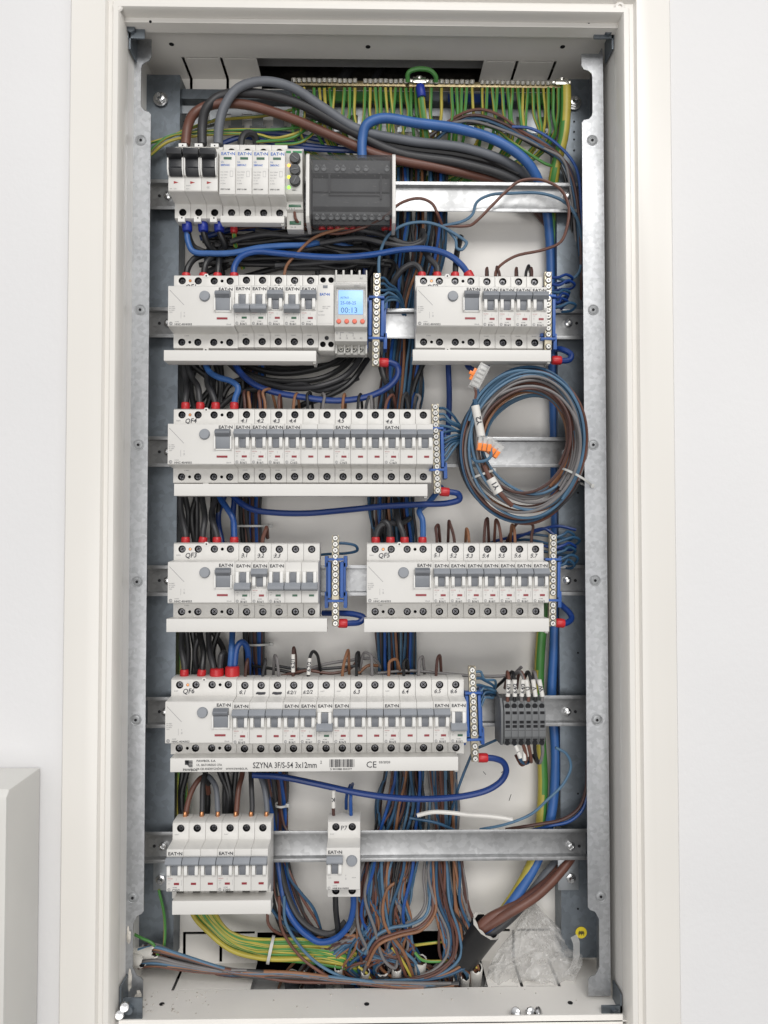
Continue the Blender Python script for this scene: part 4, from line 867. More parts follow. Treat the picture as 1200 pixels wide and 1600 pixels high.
# ---- between rail one and row two
for i, (x, k) in enumerate([(292, 0), (317, 1), (342, 2)]):
    xe = [(330, 420), (345, 420), (342, 430)][k]
    wire('w_black', 3.6, [(x, 345, 836), (x + 1, 362, 838), (x + 10, 385, 846), (xe[0], 400, 856), (xe[0] + 6, xe[1], 868)], 'black cable with a blue ferrule under the %s pole of the main switch' % ordn[k], ferr=[(x, 347, x + 1, 362, 835, 5.6, 'bluesl')], n=10)
wire('gy', 2.6, '365,350,840 366,366,842 368,384,850 380,420,868', 'short green and yellow wire with red ferrule under the surge arrester', ferr=[(365, 350, 366, 364, 838, 4, 'red')], n=10)
wire('w_fblue', 3.3, '292,352,838 294,378,838 302,393,838 330,396,838 365,395,838 405,387,838 440,384,838 475,383,842 510,378,850 560,390,862', 'bright blue cable swinging right under the main switch', n=10)
wire('w_blue', 3.5, '365,434,838 367,415,838 378,400,838 400,393,838 430,395,838 480,400,838 530,402,838 580,398,838 630,390,838 668,389,838 700,398,836 722,415,836 736,436,836', 'blue cable arching from unit QF1 across to unit QF2', n=10, ferr=[(366, 436, 366, 427, 836, 4.8), (736, 436, 730, 425, 834, 5.2)])
for i, (x0, pts) in enumerate([(291, '291,436,838 293,420,838 303,405,842 322,396,850 340,380,858'), (318, '318,436,838 322,412,838 335,400,844 355,392,850 390,388,856'), (340, '340,436,838 342,412,840 345,390,850 360,375,860')]):
    wire('w_black', 3.6, pts, 'black cable with red ferrule into the %s upper terminal of unit QF1' % ordn[i], ferr=[(x0, 437, x0, 427, 836, 4.8)], n=10)
for i, (x0, pts, kd) in enumerate([(659, '659,436,838 656,420,838 645,413,840 630,420,842 615,440,850 600,480,870', 'w_charc'), (683, '683,436,838 683,418,838 672,405,842 665,395,850 655,380,858', 'w_charc'), (711, '711,436,838 712,415,842 714,395,856 720,370,872', 'w_black')]):
    wire(kd, 3.5, pts, '%s cable with red ferrule into the %s upper terminal of unit QF2' % (CN[kd], ordn[i]), ferr=[(x0, 437, x0, 426, 836, 4.8)], n=10)
GB = 'black cables crowded between the first and second rail'
for i in range(20):
    y0 = R.uniform(362, 425); x0 = R.uniform(330, 400); d0 = R.uniform(850, 884); x1 = R.uniform(560, 640)
    kd = R.choice(['w_black', 'w_black', 'w_black', 'w_charc', 'w_dblue', 'w_charc'])
    wire(kd, R.uniform(2.8, 3.8), [(x0 - 20, y0 + R.uniform(0, 18), d0), (x0 + 40, y0 + R.uniform(-14, 6), d0), (x0 + 110, y0 + R.uniform(-10, 6), d0 - 4), (x1 - 50, y0 + R.uniform(-8, 14), d0), (x1, y0 + R.uniform(0, 30), d0 + 3), (x1 + R.uniform(-30, 20), 470, 886)], 'dark cable in the crowd between the first two rails', GB, 'cable', 'cable', 10)
for i, s_ in enumerate(['360,378,842 380,372,842 420,366,842 470,372,846 520,378,846', '400,360,846 450,368,842 500,362,838 545,358,836 580,362,838 600,368,844 640,382,848 662,372,852 660,360,860', '500,380,844 560,372,840 600,380,840 640,385,842 660,378,844 664,368,850', '430,415,850 480,412,850 540,408,850 600,412,852']):
    wire('w_charc', 3.2, s_, 'charcoal cable lying in front of the black crowd under the distribution block', 'charcoal cables under the distribution block', 'cable', 'cable', 10)
BF = [503, 516, 528, 540, 551, 562, 601, 612]
for i, x in enumerate(BF):
    wire('w_charc', 3.0, [(x, 338, 834), (x + 1, 356, 836), (x + R.uniform(-6, 10), 372, 850), (x + R.uniform(-30, 30), 400, 872), (x + R.uniform(-30, 30), 460, 884)], 'black cable in the %s red ferrule from left under the distribution block' % ordn[i], 'ferruled cables under the distribution block', 'cable', 'cable', 10, ferr=[(x, 343, x + .5, 359, 834, 4.3)])
# ---- central bundle behind the rails
GC = 'thin wires of the central bundle behind the rails'
cols = ['w_sblue', 'w_black', 'w_dbrown', 'w_blue', 'w_sblue', 'w_charc', 'w_dbrown', 'w_sblue', 'w_tan', 'w_black', 'w_lblue']
for k in range(34):
    u = (k % 17) / 16; d = 868 + (k // 17) * 9 + R.uniform(-3, 3); j = lambda a=4: R.uniform(-a, a)
    kd = cols[k % len(cols)]
    pts = [(622 + u * 74 + j(), 262, d), (622 + u * 72 + j(), 340, d), (618 + u * 74 + j(8), 400, d), (605 + u * 70 + j(6), 470, d + 3), (600 + u * 58 + j(), 560, d), (596 + u * 62 + j(), 610, d), (585 + u * 62 + j(), 700, d), (578 + u * 66 + j(), 790, d), (582 + u * 66 + j(), 840, d), (590 + u * 60 + j(3), 990, d), (592 + u * 58 + j(3), 1050, d), (600 + u * 56 + j(), 1140, d)]
    if u < .12: pts += [(604 + j(2), 1200, d), (592 + j(), 1250, d), (590 + j(), 1300, d), (570 + j(8), 1400, d - 5), (560 + j(15), 1470, d - 8), (550 + j(20), 1530, d)]
    else: pts += [(610 + u * 50 + j(), 1210, d), (600 + u * 62 + j(8), 1260, d - 4), (575 + u * 85 + j(8), 1310, d - 4), (560 + u * 90 + j(10), 1360, d - 10), (565 + u * 60 + j(14), 1430, d - 16), (570 + u * 60 + j(20), 1480, d - 12), (530 + u * 140 + j(20), 1512, d - 2), (530 + u * 140 + j(14), 1550, d + 4)]
    wire(kd, R.uniform(1.5, 1.9), pts, '%s wire running down in the central bundle behind the rails' % CN[kd], GC, samp=5, n=7)
# bundle two lower right, turning left along the floor
cols2 = ['w_grey', 'w_sblue', 'w_dbrown', 'w_brown', 'w_lblue', 'w_black', 'w_tan', 'w_grey', 'w_sblue', 'w_brown']
for k in range(18):
    u = (k % 9) / 8; j = lambda a=3: R.uniform(-a, a); d = 862 + (k // 9) * 8 + j(2); kd = cols2[k % 10]; v = R.uniform(0, 1)
    pts = [(668 + u * 46 + j(), 1080, 884), (672 + u * 42 + j(), 1200, 882), (676 + u * 38 + j(), 1260, 876), (680 + u * 34 + j(), 1310, 872), (672 + u * 48 + j(6), 1360, d), (684 + u * 40 + j(8), 1410, d - 8), (700 + u * 44 + j(6), 1460, d - 12), (692 + u * 52 + j(6), 1495, d - 14), (660 + u * 50 + j(6), 1522, d - 12 - 2 * v), (600 + j(10), 1534 + j(3), 846 + 6 * v), (500 + j(10), 1530 + j(4), 848 + 6 * v), (420 + j(10), 1523 + j(6), 850 + 6 * v), (340 + j(8), 1516 + j(6), 852), (285 + j(6), 1500 + j(7), 850), (238 + j(3), 1487 + j(12), 848), (222, 1488 + j(14), 850)]
    wire(kd, R.uniform(1.5, 1.8), pts, '%s wire dropping at lower right and running left along the floor' % CN[kd], 'wires swept along the cabinet floor', samp=6, n=8)
for k in range(10):
    j = lambda a=3: R.uniform(-a, a); kd = R.choice(['w_lblue', 'w_brown', 'w_sblue', 'w_charc', 'w_lblue', 'w_tan', 'w_grey'])
    y = [1484, 1488, 1505, 1508, 1512, 1500, 1490, 1486, 1510, 1504][k]
    wire(kd, 1.75, [(216, y, 846), (240, y - 2 + j(), 844), (280, y + (1530 - y) * .15, 842), (330, y + (1526 - y) * .55, 842), (380, 1520 + j(5), 842), (450, 1526 + j(7), 842), (540, 1534 + j(6), 842), (640, 1540 + j(5), 842), (700 + j(20), 1538 + j(4), 846)], '%s wire fanning out of the cut sheaths at lower left' % CN[kd], 'wires from the lower left sheaths', samp=6)
# second crossing fan around x 600,1470 and long swoops
for k, (kd, s_) in enumerate([('w_lblue', '570,1490,848 585,1465,846 610,1450,846 640,1445,846 665,1430,848 672,1400,856 668,1340,868 672,1250,880'), ('w_brown', '572,1500,848 590,1470,844 620,1458,844 655,1448,846 675,1425,850 676,1390,858 684,1340,868 690,1250,880'),
    ('w_grey', '566,1485,850 590,1462,850 620,1448,850 650,1435,852 664,1412,856 662,1370,866 670,1300,876'), ('w_tan', '574,1508,846 592,1476,842 625,1462,842 660,1452,845 680,1425,850 679,1390,858 676,1340,868'),
    ('w_brown', '640,1260,878 640,1320,870 628,1360,862 604,1410,856 610,1460,850 625,1500,848 640,1540,858'), ('w_tan', '650,1290,876 646,1360,864 605,1390,852 600,1440,846 632,1490,846 650,1540,858'),
    ('w_lblue', '600,1290,872 596,1360,856 602,1420,850 615,1470,848 650,1505,850 655,1540,860'), ('w_grey', '570,1340,862 558,1390,854 560,1450,848 575,1490,848 560,1540,858'), ('w_grey', '580,1350,862 570,1400,850 585,1450,846 600,1500,846 618,1512,850 622,1490,856')]):
    wire(kd, 1.75, s_, '%s wire curling through the tangle at the bottom centre' % CN[kd], 'wires in the bottom centre tangle')
for k in range(30):
    j = lambda a=10: R.uniform(-a, a); kd = R.choice(['w_lblue', 'w_brown', 'w_sblue', 'w_grey', 'w_dbrown', 'w_tan', 'w_sblue']); x = 560 + R.uniform(0, 90)
    wire(kd, 1.7, [(x, 1345, 866), (x + j(12) - 8, 1395, 856), (x + j(18), 1440, 852), (x + j(26), 1480, 852), (530 + R.random() * 150, 1515, 858), (530 + R.random() * 150, 1550, 872)], '%s wire dropping through the tangle into a floor sheath' % CN[kd], 'wires in the bottom centre tangle')
for k in range(20):
    j = lambda a=10: R.uniform(-a, a); kd = R.choice(['w_lblue', 'w_brown', 'w_sblue', 'w_grey', 'w_dbrown', 'w_tan']); x = 672 + R.uniform(0, 50)
    wire(kd, 1.7, [(x, 1345, 868), (x + j(6) + 4, 1400, 858), (x + 14 + j(8), 1450, 852), (x + 16 + j(10), 1490, 850), (690 + R.random() * 52, 1525, 858), (690 + R.random() * 50, 1550, 872)], '%s wire dropping into a floor sheath at lower right' % CN[kd], 'wires into the lower right sheaths')
# left bundle x 385..420
for k in range(12):
    u = k / 11; j = lambda a=3: R.uniform(-a, a); kd = ['w_black', 'w_black', 'w_brown', 'w_charc', 'w_dblue', 'w_black', 'w_dbrown', 'w_sblue', 'w_black', 'w_blue', 'w_dbrown', 'w_charc'][k]
    pts = [(390 + u * 24, 430, 884), (388 + u * 26 + j(), 600, 880), (378 + u * 34 + j(), 720, 880), (378 + u * 30 + j(), 800, 878), (380 + u * 30 + j(), 860, 878), (384 + u * 26 + j(), 990, 878), (388 + u * 26 + j(), 1060, 876), (404 + u * 26 + j(), 1140, 876), (414 + u * 32 + j(), 1210, 874), (424 + u * 26 + j(), 1270, 872), (424 + u * 24 + j(), 1330, 872), (428 + u * 36 + j(), 1400, 868), (450 + u * 50 + j(8), 1460, 862), (500 + u * 70 + j(8), 1500, 862), (560 + u * 70, 1550, 872)]
    wire(kd, 2.6 if k % 3 == 0 else 1.8, pts, '%s wire in the left bundle behind the rails' % CN[kd], 'wires of the left bundle behind the rails', samp=5)
# feeder cables behind rows at left
GF = 'thick black feeder cables behind the left units'
for (y0, y1) in [(560, 636), (770, 840), (985, 1048), (1200, 1285)]:
    for k in range(7 if y0 != 985 else 5):
        x = 288 + k * 14 + R.uniform(-5, 5); kd = R.choice(['w_black', 'w_black', 'w_charc', 'w_dblue' if y0 < 1200 else 'w_black']); dx = R.uniform(-26, 26)
        wire(kd, 3.3, [(x, y0 - 50, 866 + R.uniform(0, 12)), (x + dx * .3, y0, 868 + R.uniform(0, 12)), (x + dx, (y0 + y1) / 2, 868 + R.uniform(0, 12)), (x + dx * .6, y1 + 10, 872), (x, y1 + 60, 874)], 'thick dark feeder cable passing behind the left units just above %s' % {560: 'unit QF4', 770: 'unit QF3', 985: 'unit QF6', 1200: 'the lowest rail pair'}[y0], GF + ' above row %d' % y0 if 0 else 'feeder cables just above ' + {560: 'unit QF4', 770: 'unit QF3', 985: 'unit QF6', 1200: 'the lowest rail pair'}[y0], 'cable', 'cable', 10)
def feed(kd, s_, lab, fx, fy, fx2=None, r=3.4): wire(kd, r, s_, lab, ferr=[(fx, fy, fx2 or fx, fy - 13, 836, 4.7)], n=10, name='cable', cat='cable')
feed('w_charc', '290,650,838 290,625,838 292,610,844 290,590,860 285,560,872', 'first ferruled charcoal cable above unit QF4', 290, 642)
feed('w_charc', '313,650,838 312,625,838 309,604,842 300,590,858 290,560,872', 'second ferruled charcoal cable above unit QF4', 313, 642)
feed('w_charc', '337,650,838 336,628,838 330,612,840 324,600,846 326,570,866', 'third ferruled charcoal cable above unit QF4', 337, 642)
feed('w_fblue', '366,650,838 367,625,838 372,606,836 362,596,838 340,589,842 325,578,852 318,550,868', 'ferruled blue cable above unit QF4', 366, 642)
feed('w_charc', '290,860,838 290,835,838 286,815,844 282,790,856 284,760,870', 'first ferruled charcoal cable above unit QF3', 290, 852)
feed('w_charc', '317,860,838 317,835,838 320,810,844 316,780,860 314,750,870', 'second ferruled charcoal cable above unit QF3', 316, 852, 318)
feed('w_charc', '339,860,838 339,838,838 334,820,840 330,805,850 340,770,866', 'third ferruled charcoal cable above unit QF3', 339, 852)
feed('w_blue', '366,860,838 366,835,838 364,810,838 354,793,842 344,778,856 336,750,872', 'ferruled blue cable above unit QF3', 366, 852)
feed('w_charc', '587,860,838 588,835,838 594,822,838 606,818,840 625,818,850 640,810,868', 'first ferruled charcoal cable above unit QF5', 587, 852)
feed('w_charc', '610,860,838 609,838,838 607,820,836 600,815,838 594,830,848 590,850,870', 'second ferruled charcoal cable above unit QF5', 610, 852)
feed('w_charc', '632,860,838 630,835,838 624,818,840 620,800,852 618,770,874', 'third ferruled charcoal cable above unit QF5', 632, 852)
feed('w_fblue', '660,860,838 661,830,838 660,812,838 655,799,842 670,785,860 690,760,874', 'ferruled blue cable above unit QF5', 660, 852)
feed('w_charc', '288,1068,838 288,1040,838 284,1015,846 284,990,862 284,960,874', 'first ferruled charcoal cable above unit QF6', 288, 1059)
feed('w_black', '315,1068,838 316,1045,838 318,1018,846 312,990,858 312,960,872', 'second ferruled black cable above unit QF6', 314, 1059, 316)
wire('w_charc', 3.4, '336,1062,838 333,1040,840 328,1020,848 326,990,862 326,960,874', 'charcoal cable sharing the wide third ferrule above unit QF6', n=10, name='cable', cat='cable')
wire('w_charc', 3.4, '342,1062,838 344,1040,838 346,1024,838 350,1020,844 352,1040,858 352,1080,872', 'hooked charcoal cable sharing the wide third ferrule above unit QF6', n=10, name='cable', cat='cable', ferr=[(339, 1060, 339, 1044, 836, 7.6)])
wire('w_fblue', 3.4, '358,1062,838 360,1040,838 362,1010,838 363,985,856 362,950,872', 'straight blue cable in the wide red ferrule above unit QF6', n=10, name='cable', cat='cable', ferr=[(363, 1058, 363, 1041, 835, 8)])
wire('w_blue', 3.4, '366,1062,838 367,1035,838 371,1010,838 378,1003,840 386,1012,846 388,1040,856 386,1080,872', 'hooked blue cable in the wide red ferrule above unit QF6', n=10, name='cable', cat='cable')
# big arcs between row two and three
GA = 'black cables drooping between the second and third rail'
for i, s_ in enumerate(['570,545,872 556,570,860 535,590,856 500,603,852 460,607,852 420,600,856 380,586,866 350,560,876', '560,545,876 540,570,866 505,590,862 460,596,860 410,592,864 370,575,876', '550,545,880 525,565,872 480,580,870 430,583,872 380,570,880', '590,550,868 600,590,862 612,615,866 618,650,878', '575,560,866 545,600,858 510,620,858 470,634,862 440,660,874', '400,590,870 360,600,872 340,640,876', '420,612,862 470,600,860 500,610,858 560,590,866', '300,570,870 330,600,870 300,640,876', '560,560,884 500,572,882 430,575,884 390,560,886', '340,640,866 370,615,866 410,608,864 440,612,864']):
    wire('w_black' if i % 3 else 'w_charc', 3.5, s_, 'black cable drooping between the second and third rail', GA, 'cable', 'cable', 10)
wire('w_dblue', 3.6, '366,566,860 378,585,850 400,602,846 430,613,844 470,620,842 520,626,842 560,623,842 590,614,840 612,600,838 622,585,836 621,573,834 612,567,832 600,566,830', 'blue cable sweeping under row two into the timer terminal bar', n=10, name='cable', cat='cable', ferr=[(592, 566, 607, 567, 826, 5.0)])
wire('w_dblue', 3.5, '360,770,862 375,785,850 395,796,846 430,801,844 480,802,842 540,797,842 600,791,840 660,788,838 700,786,836 718,780,834 716,772,832 705,769,830 690,768,828', 'blue cable sweeping under the QF4 row to its terminal bar', n=10, name='cable', cat='cable', ferr=[(687, 768, 702, 769, 824, 5.0)])
wire('w_dblue', 3.4, '505,958,856 530,958,842 555,960,836 568,965,834 562,972,832 545,974,828 530,975,826', 'blue cable curling behind the covers to the middle terminal bar', n=10, name='cable', cat='cable', ferr=[(528, 974, 543, 974, 824, 5.0)])
wire('w_dblue', 3.4, '866,935,858 880,948,848 890,958,842 893,966,838 886,973,832 872,974,828', 'blue cable hooked to the foot of the right terminal bar in row QF5', n=10, name='cable', cat='cable', ferr=[(868, 973, 882, 974, 824, 5.0)])
wire('w_dblue', 3.4, '862,545,852 878,546,840 892,554,836 890,562,834 876,564,832 862,564,830', 'blue cable hooked to the foot of the terminal bar in row QF2', n=10, name='cable', cat='cable', ferr=[(862, 563, 877, 563, 826, 5.0)])
wire('w_dblue', 3.5, '395,1211,852 440,1214,846 500,1226,842 560,1239,840 620,1247,838 680,1248,838 730,1243,838 765,1233,836 785,1218,834 791,1203,832 786,1191,830 772,1185,828 750,1184,826', 'long blue cable sagging under the QF6 row to its terminal bar', n=10, name='cable', cat='cable', ferr=[(746, 1184, 762, 1184, 824, 5.0)])
wire('w_dblue', 3.4, '700,560,872 702,620,872 700,680,878', 'dark blue cable running straight down behind the third rail', name='cable', cat='cable', n=10)
wire('w_dblue', 3.4, '728,560,870 732,573,862 745,580,860 760,572,866 764,556,874', 'dark blue cable loop under the QF2 busbar cover', name='cable', cat='cable', n=10)
wire('w_black', 3.2, '662,566,866 648,600,866 640,640,870 636,700,878', 'black cable slanting down left of the third terminal bar', name='cable', cat='cable', n=10)
# ---- hooks into the tops of breakers
def hook(kd, x, ytop, xp, yp, x2, y2, lab, r=1.7, d2=862, marks=()):
    wire(kd, r, [(x, ytop + 6, 836), (x + (xp - x) * .3, (ytop + yp) / 2 + 3, 836), (xp - (xp - x) * .0, yp + 4, 838), ((xp + x2) / 2, yp, 842), (x2 + (xp - x2) * .2, yp + (y2 - yp) * .45, 850), (x2, y2, d2)], lab, 'wires hooked into breaker tops', marks=marks)
H4 = [('w_dbrown', 383, 381, 611, 384), ('w_tan', 391, 388, 613, 388), ('w_brown', 407, 404, 611, 408), ('w_tan', 415, 411, 608, 432), ('w_brown', 436, 436, 617, 440), ('w_tan', 458, 461, 615, 468), ('w_black', 481, 480, 613, 489), ('w_grey', 504, 507, 615, 502), ('w_tan', 535, 537, 616, 540), ('w_black', 559, 561, 616, 566), ('w_charc', 571, 576, 617, 582), ('w_grey', 581, 580, 616, 584), ('w_brown', 601, 608, 617, 619), ('w_charc', 627, 631, 614, 640), ('w_black', 638, 634, 616, 630), ('w_grey', 652, 656, 617, 646)]
for i, (kd, x, xp, yp, x2) in enumerate(H4): hook(kd, x, 642, xp, yp, x2, 642, '%s wire hooked into the breaker tops above unit QF4 row, %s from left' % (CN[kd], nth(i)))
for i, (kd, x, xp, yp, x2) in enumerate([('w_dbrown', 683, 681, 820, 688), ('w_dbrown', 711, 703, 814, 700), ('w_tan', 733, 731, 826, 727), ('w_dbrown', 756, 759, 810, 764), ('w_brown', 784, 778, 812, 772), ('w_tan', 805, 803, 820, 797), ('w_dbrown', 830, 832, 816, 790)]):
    hook(kd, x, 852, xp, yp, x2, 852, '%s wire hooked into the breaker tops above unit QF5 row, %s from left' % (CN[kd], nth(i)))
for i, (kd, x, xp, yp, x2) in enumerate([('w_dbrown', 383, 386, 1030, 388), ('w_charc', 410, 415, 1030, 414), ('w_grey', 436, 432, 1024, 427), ('w_tan', 534, 542, 1016, 546), ('w_black', 557, 557, 1019, 563), ('w_grey', 582, 579, 1020, 560), ('w_tan', 607, 609, 1030, 628), ('w_black', 631, 631, 1030, 640), ('w_grey', 654, 656, 1026, 664), ('w_dbrown', 681, 684, 1024, 690)]):
    hook(kd, x, 1062, xp, yp, x2, 1062, '%s wire hooked into the breaker tops above unit QF6 row, %s from left' % (CN[kd], nth(i)))
wire('w_dbrown', 1.8, '458,1068,836 458,1050,836 458,1025,836 459,1012,838 461,1020,846 462,1050,860', 'dark brown wire with sleeve marked 6.2/1 above the breaker', marks=[(458, 1050, 458, 1022, 835.5, 2.3, '6.2/1', 5.5)])
wire('w_black', 1.8, '482,1068,836 482,1050,836 484,1028,836 489,1018,838 495,1022,842 499,1038,850 502,1056,860', 'black wire with sleeve marked 6.2/2 above the breaker', marks=[(482, 1054, 484, 1028, 835.5, 2.3, '6.2/2', 5.5)])
hook('w_dbrown', 760, 432, 760, 419, 762, 432, 'brown wire hooked into the breaker tops above unit QF2 row, first from left')
hook('w_dbrown', 781, 432, 778, 417, 775, 432, 'brown wire hooked into the breaker tops above unit QF2 row, second from left')
hook('w_dbrown', 806, 432, 806, 419, 808, 432, 'brown wire hooked into the breaker tops above unit QF2 row, third from left')
hook('w_black', 821, 432, 824, 415, 828, 425, 'black wire end beside a frayed white core above unit QF2 row')
hook('w_dbrown', 831, 432, 831, 419, 829, 432, 'brown wire hooked into the breaker tops above unit QF2 row, last from left')
hook('w_brown', 409, 852, 415, 824, 418, 840, 'single brown wire bent up above the QF3 row', 2.2)
# lying wires behind row six tops
for i, (kd, s_) in enumerate([('w_brown', '440,1056,856 480,1048,856 520,1052,856 548,1044,860 560,1030,866'), ('w_grey', '440,1062,858 500,1040,858 545,1032,860 585,1030,862 596,1046,868'), ('w_charc', '430,1040,864 470,1046,860 520,1044,858 560,1040,860'), ('w_black', '390,1040,868 420,1044,862 460,1052,858'), ('w_tan', '560,1052,854 575,1040,856 590,1040,862'), ('w_grey', '590,1052,852 640,1048,852 690,1052,852 740,1056,850 800,1054,846 815,1042,838')]):
    wire(kd, 1.8, s_, '%s wire lying along behind the tops of the QF6 row' % (CN[kd] if i != 5 else 'long level grey'))
# ---- lowest rail breakers
for i, (kd, s_) in enumerate([('w_brown', '289,1290,838 292,1262,840 300,1235,844 312,1217,850 322,1215,862 326,1240,872'), ('w_charc', '315,1290,838 316,1262,840 317,1225,846 320,1212,854 326,1225,866'), ('w_fgrey', '340,1290,838 340,1262,840 337,1230,846 328,1215,854 320,1212,868'), ('w_brown', '368,1290,838 370,1262,840 373,1232,846 378,1212,856 380,1190,868'), ('w_charc', '392,1290,838 394,1262,840 393,1232,846 392,1205,860'), ('w_fgrey', '416,1290,838 417,1262,840 413,1232,846 404,1205,860')]):
    wire(kd, 2.9, s_, '%s stripped wire into the %s terminal of the lowest rail pair' % (CN[kd], ordn[i]), n=10, name='cable', cat='cable', ferr=[(float(s_.split(',')[0]), 1277, float(s_.split(',')[0]) + .5, 1268, 837, 2.2, 'copper')])
wire('w_dbrown', 1.8, '523,1286,836 521,1270,836 521,1250,838 522,1236,842 524,1230,850', 'brown wire with white K sleeve above breaker P7', marks=[(521, 1262, 521, 1235, 837, 2.4, 'K', 6, 1.57)])
wire('w_blue', 2.0, '549,1284,836 548,1262,836 548,1245,840 549,1232,848 551,1225,860', 'blue wire entering the right top terminal of breaker P7')
wire('w_blue', 1.9, '541,1264,862 541,1250,858 543,1238,856 548,1226,862', 'short blue wire behind the top of breaker P7')
wire('w_black', 3.2, '524,1395,842 525,1425,842 528,1450,846 530,1475,860', 'black cable leaving the foot of breaker P7', n=10, name='cable', cat='cable')
wire('w_blue', 3.4, '552,1395,842 552,1418,842 545,1445,842 525,1466,842 500,1472,842 478,1460,844 458,1438,848 445,1410,856 438,1370,866 428,1300,870 420,1240,874 410,1200,878', 'blue cable looping left from the foot of breaker P7', n=10, name='cable', cat='cable')
wire('w_charc', 3.4, '540,1440,856 520,1458,852 495,1455,850 468,1435,852 450,1400,858 440,1360,868 434,1300,874', 'black cable dropping beside the blue loop at lower left', n=10, name='cable', cat='cable')
for i, (kd, s_) in enumerate([('w_brown', '442,1340,870 458,1375,862 475,1408,858 495,1440,858 510,1470,864'), ('w_sblue', '447,1340,870 452,1370,862 470,1395,858 490,1420,856 502,1455,860'), ('w_dbrown', '438,1260,868 444,1290,864 450,1300,862'), ('w_lblue', '444,1400,852 446,1440,848 470,1480,846 500,1508,844 540,1528,846 600,1538,850'), ('w_brown', '436,1400,852 440,1450,848 465,1490,846 495,1515,844 520,1530,846'), ('w_brown', '418,1420,862 420,1445,856 440,1460,858 500,1462,868'), ('w_sblue', '424,1420,864 440,1440,858 470,1458,862')]):
    wire(kd, 1.7, s_, '%s thin wire winding below lowest rail at left, %s' % (CN[kd], ['crossing the steel blue one', 'crossing the brown one', 'half hidden at the rail', 'sweeping far right', 'beside the long light blue one', 'hooked under the pair cover', 'hooked behind the brown one'][i]))
# ---- green bundle lower left
for k in range(14):
    u = k / 13; j = lambda a=2: R.uniform(-a, a)
    wire('gy', 1.75, [(272 + u * 14, 980, 882), (274 + u * 14, 1100, 882), (278 + u * 14, 1250, 878), (282 + u * 20, 1350, 876), (298 + u * 38, 1425, 866), (322 + u * 34 + j(), 1452, 860), (352 + u * 26 + j(), 1478 - u * 14, 856), (390 + u * 16, 1494 - u * 26 + j(), 854), (425, 1500 - u * 32 + j(), 852), (480, 1502 - u * 34 + j(), 852), (540, 1508 - u * 30 + j(6), 858), (600 + j(20), 1530, 874)], 'green and yellow wire in the lower left sheaf, %s from its lower edge' % nth(k), 'earth wires in the lower left sheaf', samp=6)
wire('w_yellow', 2.6, '284,1330,878 300,1426,864 325,1456,856 360,1484,850 400,1496,848 440,1499,848 490,1496,850', 'thick yellow wire along the outer edge of the lower left sheaf', n=10)
for i, s_ in enumerate(['248,1390,860 256,1425,858 258,1450,856 256,1480,852 250,1500,850', '206,1458,850 222,1466,846 238,1474,844 243,1482,844 250,1498,846 270,1500,850', '640,1478,860 670,1474,856 705,1470,860 730,1470,870', '612,1480,852 628,1500,850 640,1522,852 645,1535,856', '726,1475,856 735,1495,852 745,1512,852', '560,1510,856 572,1520,854 580,1532,856', '648,1488,850 660,1500,848 690,1502,850 710,1500,856', '204,500,850 196,540,850 196,640,852', '200,250,850 197,330,850 196,430,850 197,560,850']):
    wire('gy', 1.6, s_, ['thin green and yellow wire hanging below the left bolt', 'green and yellow wire out of the lower left sheath', 'green and yellow wire crossing the floor opening on the right', 'green and yellow wire into the central floor sheath', 'green and yellow wire beside the big black tube', 'green and yellow wire ending left of the floor sheaths', 'green and yellow wire behind the right floor sheaths', 'green and yellow wire inside the left upright at second rail', 'green and yellow wire behind the left upright near the top'][i])
# ---- neutral wires on the terminal bars
def fan(bx, ys, mid, end, lab, grp, kd='w_sblue', r=1.5):
    for i, y in enumerate(ys):
        k_ = R.choice([kd, kd, 'w_lblue' if kd == 'w_sblue' else kd]); j = lambda a=3: R.uniform(-a, a); u = i / max(1, len(ys) - 1)
        wire(k_, r, [(bx, y, 822), (bx + 8, y + j(1), 824)] + [(mx + j(2), my + (y - my) * f + j(), d) for mx, my, f, d in mid] + [(end[0] + j(4), end[1] + j(5), end[2]), (end[3] + j(6), end[4] + j(8), end[5])], lab + ', %s from top' % nth(i), grp, samp=5)
fan(686, [638, 647, 656, 665, 676, 685, 693, 701, 711, 720], [(705, 670, .62, 826), (718, 678, .35, 832)], (728, 682, 846, 742, 700, 866), 'blue neutral wire fanning right from the QF4 row terminal bar', 'neutral wires at the QF4 terminal bar')
fan(592, [435, 444, 453, 462, 472, 482], [(606, 455, .6, 828), (622, 465, .4, 838)], (632, 490, 856, 640, 530, 876), 'blue neutral wire drooping right from the timer terminal bar', 'neutral wires at the timer terminal bar')
fan(743, [1050, 1060, 1070, 1080, 1094, 1104], [(758, 1074, .55, 826), (772, 1078, .45, 832)], (768, 1084, 846, 740, 1082, 862), 'blue neutral wire looping right from the QF6 row terminal bar', 'neutral wires at the QF6 terminal bar')
